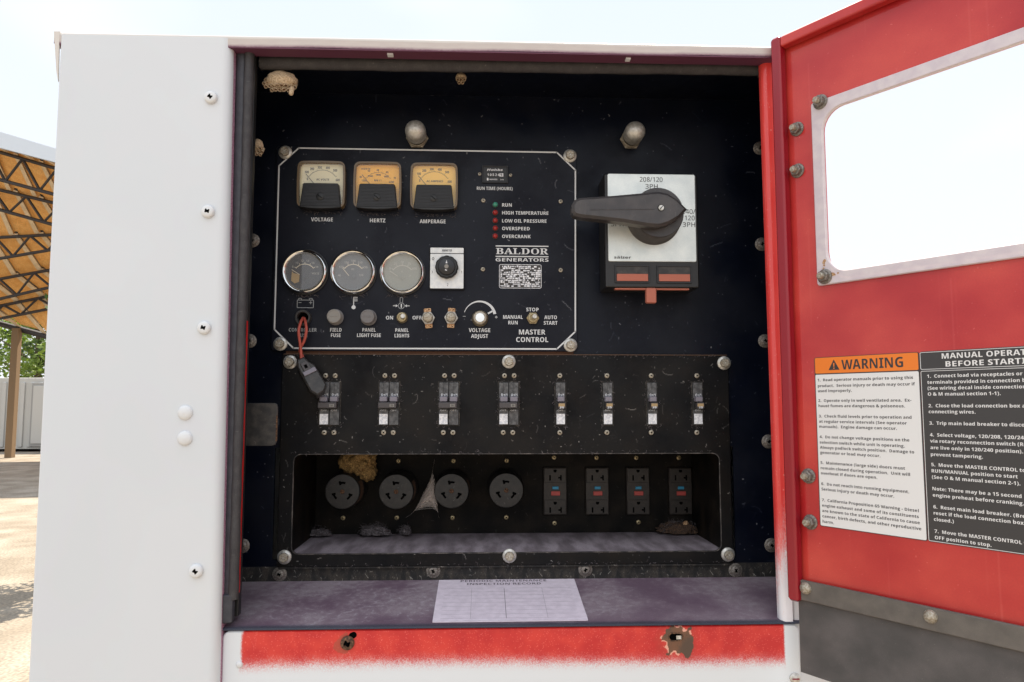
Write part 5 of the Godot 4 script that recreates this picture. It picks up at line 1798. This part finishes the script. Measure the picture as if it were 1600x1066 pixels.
	for q in [[676, 738, -0.978], [679, 750, -0.968], [681, 765, -0.966], [683, 785, -0.968], [684, 800, -0.97], [680, 791, -0.975], [670, 790, -0.978], [658, 795, -0.98], [647, 799, -0.985], [655, 785, -0.982], [663, 768, -0.98], [671, 752, -0.98]]:
		rim.append(P(q[0], q[1], q[2]) - w0)
	for layer in 3:
		var mid := Vector3(0.002, -0.002, 0.003 + layer * 0.002)
		for i in rim.size():
			var a: Vector3 = rim[i] * (1.0 - layer * 0.16)
			var b: Vector3 = rim[(i + 1) % rim.size()] * (1.0 - layer * 0.16)
			var nn := (a - mid).cross(b - mid).normalized()
			if nn.z < 0:
				nn = -nn
			mb.tri(M.web, mid, a, b, Vector3(0, 0, 1), nn, nn)
	var wr := RandomNumberGenerator.new()
	wr.seed = 77
	for k in 240:
		var i := wr.randi() % rim.size()
		var a: Vector3 = rim[i].lerp(rim[(i + 1) % rim.size()], wr.randf()) * wr.randf_range(0.55, 1.04)
		var j := (i + wr.randi_range(1, 5)) % rim.size()
		var b: Vector3 = rim[j].lerp(rim[(j + 1) % rim.size()], wr.randf()) * wr.randf_range(0.3, 1.04)
		mb.tube(M.silk, PackedVector3Array([a, (a + b) / 2 * 0.93 + Vector3(0, 0, wr.randf_range(0.0, 0.006)), b]), wr.randf_range(0.00007, 0.00018), 3)
	for q in [[676, 738, 679, 718], [647, 799, 634, 809], [684, 800, 687, 810]]:
		mb.tube(M.silk, PackedVector3Array([P(q[0], q[1], -0.978) - w0, P((q[0] + q[2]) / 2, (q[1] + q[3]) / 2 + 1.5, -0.984) - w0, P(q[2], q[3], -0.995) - w0]), 0.00008, 4)
	tag(put(mb, "cobweb", self, Transform3D(Basis.IDENTITY, w0)), "whitish funnel of cobweb between the second and third twist lock sockets", "cobweb")
	# inspection record lying on the floor
	mb = MB.new()
	var f0 := Vector3(0, 1.349, ZB)
	var f1 := Vector3(0, 1.3341, -0.754)
	var dirf := (f1 - f0).normalized()
	var fb := Basis(Vector3.RIGHT, -dirf, Vector3.RIGHT.cross(-dirf).normalized())
	var mid := (f0 + f1) / 2 + fb.z * 0.0008
	mid.x = 0.0285
	var fx := Transform3D(fb, mid)
	var len := f0.distance_to(f1)
	var w := 0.1555
	mb.prism(M.paper, at(0, -0.002, 0), rrect(w, len - 0.003, 0.001, 2), -0.0004, 0.0003)
	write(mb, M.faded_ink, I, "PERIODIC MAINTENANCE", Vector2(-0.004, len * 0.43), 0.0060, 0.098, false, "bold", 0.0005)
	write(mb, M.faded_ink, I, "INSPECTION RECORD", Vector2(-0.004, len * 0.35), 0.0060, 0.084, false, "bold", 0.0005)
	for i in 9:
		var y := len * 0.24 - i * len * 0.085
		stroke(mb, M.faded_ink, I, Vector2(-w * 0.45, y), Vector2(w * 0.45, y), 0.00025, 0.0005)
	for x in [-0.004, -0.04, 0.038]:
		stroke(mb, M.faded_ink, I, Vector2(x, len * 0.24), Vector2(x, -len * 0.45), 0.0005 if x > -0.01 and x < 0.0 else 0.0002, 0.00055)
	tag(put(mb, "record_sheet", self, fx), "dusty white inspection record sheet lying on the floor of the compartment", "paper sheet")

# ------------------------------------------------------------------ yard behind the cabinet
func Y(x: float, py: float, d: float) -> Vector3:   # a point at depth d
	return P(x, py, -d)

func slab(mb: MB, m: Material, a: Vector3, b: Vector3, c: Vector3, d: Vector3, th: float) -> void:
	var up := Vector3(0, th, 0)
	var n := (b - a).cross(c - a).normalized()
	if n.y < 0:
		n = -n
	mb.quad(m, a, b, c, d, -n)
	mb.quad(m, a + up, b + up, c + up, d + up, n)
	for e in [[a, b], [b, c], [c, d], [d, a]]:
		var s: Vector3 = e[1] - e[0]
		mb.quad(m, e[0], e[1], e[1] + up, e[0] + up, s.cross(up).normalized())

func bar(mb: MB, m: Material, a: Vector3, b: Vector3, w: float) -> void:
	mb.tube(m, PackedVector3Array([a, b]), w, 4)

func yard() -> void:
	var mb := MB.new()
	mb.sheet(M.dirt, Vector3(-300, 0, 60), Vector3(300, 0, 60), Vector3(300, 0, -600), Vector3(-300, 0, -600), Vector3.UP)
	var g := put(mb, "ground", self)
	g.set_meta("kind", "structure")
	# open pole barn
	var barn := thing("pole_barn", "open pole barn with orange plywood roof and black steel trusses on the left", "barn", Vector3(-15, 0, -20))
	# [depth, top chord height on the photo at its left edge, slope, bottom chord height, slope]
	var T := [[16.4, 231, 0.27, 0, 0], [17.2, 238, 0.29, 281, 0.27], [18.4, 297, 0.24, 328, 0.28], [19.6, 371, -0.05, 404, -0.17], [20.8, 436, -0.18, 467, -0.23], [21.8, 478, -0.2, 498, -0.2], [22.4, 506, 0.27, 0, 0]]
	var chord := func(k: int, px: float, low := false) -> Vector3:
		return Y(px, T[k][3 if low else 1] + px * T[k][4 if low else 2], T[k][0])
	for k in range(1, 6):
		mb = MB.new()
		var pxs := []
		for i in 15:
			pxs.append(-160.0 + i * 27.0 + k * 6)
		for low in [false, true]:
			bar(mb, M.truss_steel, chord.call(k, pxs[0], low), chord.call(k, pxs[14], low), 0.045)
		for i in 14:
			bar(mb, M.truss_steel, chord.call(k, pxs[i], i % 2 == 0), chord.call(k, pxs[i + 1], i % 2 == 1), 0.032)
		put(mb, "roof_truss", barn)
	rng.seed = 9
	for k in 6:
		var sheet := MB.new()
		for i in 30:
			var p := -260.0 + i * 20.0
			var wide := 13.0 if i % 2 else 7.0
			var m: Material = M.plywood if i % 2 else M.pine
			var lift := Vector3(0, 0.14 if i % 2 else 0.05, 0)
			var sh := 26.0 + k * 4
			mb = MB.new()
			var pp := p - (14.0 if i % 2 else 0.0)
			var a: Vector3 = chord.call(k, pp)
			var b: Vector3 = chord.call(k, p + (wide if i % 2 == 0 else 20.0))
			var c: Vector3 = chord.call(k + 1, p + sh + (wide if i % 2 == 0 else 20.0))
			var d: Vector3 = chord.call(k + 1, pp + sh)
			slab(mb, m, a + lift, b + lift, c + lift, d + lift, 0.03)
			put(mb, "roof_board" if i % 2 else "purlin", barn)
			var over := Vector3(0, 0.3, 0)
			slab(sheet, M.roof_metal, a + over, chord.call(k, p + 20.0) + over, chord.call(k + 1, p + sh + 20.0) + over, d + over, 0.02)
		put(sheet, "roof_sheet", barn)
	mb = MB.new()
	var e0: Vector3 = Y(-260, 206 - 260 * 0.3, 16.3)
	var e1: Vector3 = Y(350, 206 + 350 * 0.3, 16.3)
	var e2: Vector3 = Y(350, 231 + 350 * 0.262, 16.3)
	var e3: Vector3 = Y(-260, 231 - 260 * 0.262, 16.3)
	mb.quad(M.roof_metal, e0, e1, e2, e3, Vector3.BACK)
	mb.quad(M.roof_metal, e0 - Vector3(0, 0, 0.1), e1 - Vector3(0, 0, 0.1), e2 - Vector3(0, 0, 0.1), e3 - Vector3(0, 0, 0.1), Vector3.FORWARD)
	mb.quad(M.roof_metal, e0, e1, e1 - Vector3(0, 0, 0.1), e0 - Vector3(0, 0, 0.1), Vector3.UP)
	put(mb, "roof_fascia", barn)
	mb = MB.new()
	bar(mb, M.truss_steel, chord.call(6, -160.0), chord.call(6, 330.0), 0.09)
	put(mb, "eave_beam", barn)
	for px in [26.5, -190.0, 240.0]:
		var top := Y(px, 506 + px * 0.27, 22.3)
		mb = MB.new()
		mb.box(M.post_wood, at(top.x, top.y / 2, -22.3), Vector3(0.2, top.y, 0.2), 0.01)
		put(mb, "post", barn)
	# shipping container
	var ca := Y(-130, 590, 25)
	var cb := Y(130, 590, 25)
	var cont := thing("shipping_container", "white corrugated container behind the barn post", "container", Vector3((ca.x + cb.x) / 2, 0, -26))
	mb = MB.new()
	mb.box(M.container, at((ca.x + cb.x) / 2, ca.y / 2 + 0.04, -26.3), Vector3(cb.x - ca.x, ca.y - 0.08, 2.4), 0.02)
	var x := ca.x
	while x < cb.x - 0.1:
		mb.box(M.container, at(x + 0.08, ca.y / 2, -25.08), Vector3(0.14, ca.y - 0.3, 0.06), 0.02)
		x += 0.3
	put(mb, "container_body", cont)
	mb = MB.new()
	var dp := Y(68, 600, 25)
	mb.box(M.container_bar, at(dp.x, ca.y * 0.5, -25.02), Vector3(0.75, ca.y * 0.86, 0.05), 0.01)
	mb.box(M.container, at(dp.x, ca.y * 0.5, -24.99), Vector3(0.62, ca.y * 0.78, 0.05), 0.01)
	put(mb, "container_door", cont)
	# trees behind
	tree(Vector3(-19.5, 0, -33), 7.5, 2.6, 11, "tall bright green tree over the left end of the container")
	tree(Vector3(-15.5, 0, -36), 8.2, 2.9, 12, "dark green tree behind the right end of the container")
	tree(Vector3(-24.5, 0, -35), 7.0, 2.8, 13, "green tree left of the barn post, farthest left")
	tree(Vector3(-11.0, 0, -34), 6.8, 2.6, 14, "green tree behind the cabinet, right of the container")
	tree(Vector3(-3.35, 0, -7.1), 3.4, 0.72, 15, "unseen young tree added behind the cabinet to shade the ground")  # hidden from the camera, added to cast the shadow band on the dirt

func tree(where: Vector3, h: float, r: float, sd: int, label: String) -> void:
	var o := thing("leafy_tree", label, "tree", where, "leafy trees in the yard")
	var rr := RandomNumberGenerator.new()
	rr.seed = sd
	var mb := MB.new()
	mb.tube(M.bark, PackedVector3Array([Vector3.ZERO, Vector3(0.05, h * 0.3, 0), Vector3(0, h * 0.62, 0.05), Vector3(0.02, h * 0.85, 0)]), h * 0.026, 8, h * 0.006)
	for i in 7:
		var y := h * rr.randf_range(0.3, 0.7)
		var t := rr.randf() * TAU
		mb.tube(M.bark, PackedVector3Array([Vector3(0, y, 0), Vector3(cos(t) * r * 0.4, y + h * 0.09, sin(t) * r * 0.4), Vector3(cos(t) * r * 0.8, y + h * 0.16, sin(t) * r * 0.8)]), h * 0.009, 5, h * 0.002)
	put(mb, "trunk", o, Transform3D(Basis.IDENTITY, where))
	mb = MB.new()
	var clumps := []
	for i in 46:
		var d := Vector3(rr.randfn(), rr.randfn(), rr.randfn()).normalized() * pow(rr.randf(), 0.4)
		clumps.append([Vector3(d.x * r, h * 0.62 + d.y * h * 0.36, d.z * r), r * rr.randf_range(0.18, 0.36)])
	for c in clumps:
		var m: Material = M.leaf if rr.randf() < 0.6 else M.leaf_dark
		for k in 90:
			var d := Vector3(rr.randfn(), rr.randfn(), rr.randfn()).normalized() * pow(rr.randf(), 0.5)
			var p: Vector3 = c[0] + d * c[1]
			var s := r * rr.randf_range(0.03, 0.06)
			var ax := Vector3(rr.randfn(), rr.randfn() * 0.5, rr.randfn()).normalized()
			var ay := ax.cross(Vector3(rr.randfn(), rr.randfn(), rr.randfn())).normalized()
			var n := ax.cross(ay)
			mb.quad(m, p - ax * s, p - ay * s * 0.55, p + ax * s, p + ay * s * 0.55, n if n.y > 0 else -n)
	put(mb, "crown", o, Transform3D(Basis.IDENTITY, where))

func make_sky(sun: Vector3) -> PanoramaSkyMaterial:
	var w := 512
	var h := 256
	var im := Image.create(w, h, false, Image.FORMAT_RGBF)
	var n := noise(401, 0.9, 4)
	for y in h:
		var el := (0.5 - (y + 0.5) / h) * PI
		for x in w:
			var az := ((x + 0.5) / w - 0.5) * TAU
			var d := Vector3(sin(az) * cos(el), sin(el), -cos(az) * cos(el))
			var up := maxf(d.y, 0.0)
			var c := Vector3(0.41, 0.42, 0.435).lerp(Vector3(0.29, 0.355, 0.45), pow(up, 1.1))
			var g := maxf(d.dot(sun), 0.0)
			c += Vector3(1.0, 0.98, 0.94) * (0.36 * pow(g, 3.0) + 0.3 * pow(g, 14.0))
			var cl := n.get_noise_3d(d.x * 2.2, d.y * 4.5, d.z * 2.2)
			c = c.lerp(Vector3(0.52, 0.53, 0.55) + Vector3.ONE * 0.3 * pow(g, 3.0), smoothstep(0.0, 0.6, cl) * 0.25 * smoothstep(0.0, 0.2, d.y))
			if d.y < 0:
				c = Vector3(0.36, 0.34, 0.31)
			im.set_pixel(x, y, Color(c.x, c.y, c.z))
	var m := PanoramaSkyMaterial.new()
	m.panorama = tex(im)
	m.energy_multiplier = 1.0
	return m

func _ready() -> void:
	# camera
	look = Basis(Vector3.UP, deg_to_rad(-2.2715)) * Basis(Vector3.RIGHT, deg_to_rad(4.9323))
	var cam := Camera3D.new()
	cam.name = "camera"
	cam.transform = Transform3D(look, EYE)
	cam.keep_aspect = Camera3D.KEEP_HEIGHT
	cam.fov = rad_to_deg(2.0 * atan(533.0 / LENS))
	cam.near = 0.02
	cam.far = 1500.0
	add_child(cam)
	cam.make_current()
	# sun: high, behind the cabinet and to the right
	var az := deg_to_rad(24.0)
	var el := deg_to_rad(58.0)
	var to_sun := Vector3(sin(az) * cos(el), sin(el), -cos(az) * cos(el))
	var sun := DirectionalLight3D.new()
	sun.name = "sun"
	sun.light_energy = 1.35
	sun.light_color = Color(1.0, 0.95, 0.87)
	sun.light_angular_distance = 0.5
	sun.shadow_enabled = true
	add_child(sun)
	sun.look_at_from_position(Vector3.ZERO, -to_sun, Vector3.UP)
	# sky and exposure
	var env := Environment.new()
	env.background_mode = Environment.BG_SKY
	var sky := Sky.new()
	sky.sky_material = make_sky(to_sun)
	env.sky = sky
	env.tonemap_mode = Environment.TONE_MAPPER_LINEAR
	env.tonemap_exposure = 2.5
	env.sdfgi_enabled = true
	env.ssao_enabled = true
	env.ssil_enabled = true
	var we := WorldEnvironment.new()
	we.name = "environment"
	we.environment = env
	add_child(we)

	make_materials()
	rng.seed = 1
	gen = thing("generator", "white and red generator with its control compartment open", "generator", Vector3(0, 0, -1.5))
	build_shell()
	yard()
	control_panel()
	instruments()
	rotary_switch()
	breaker_panel()
	build_door()
	loose_things()
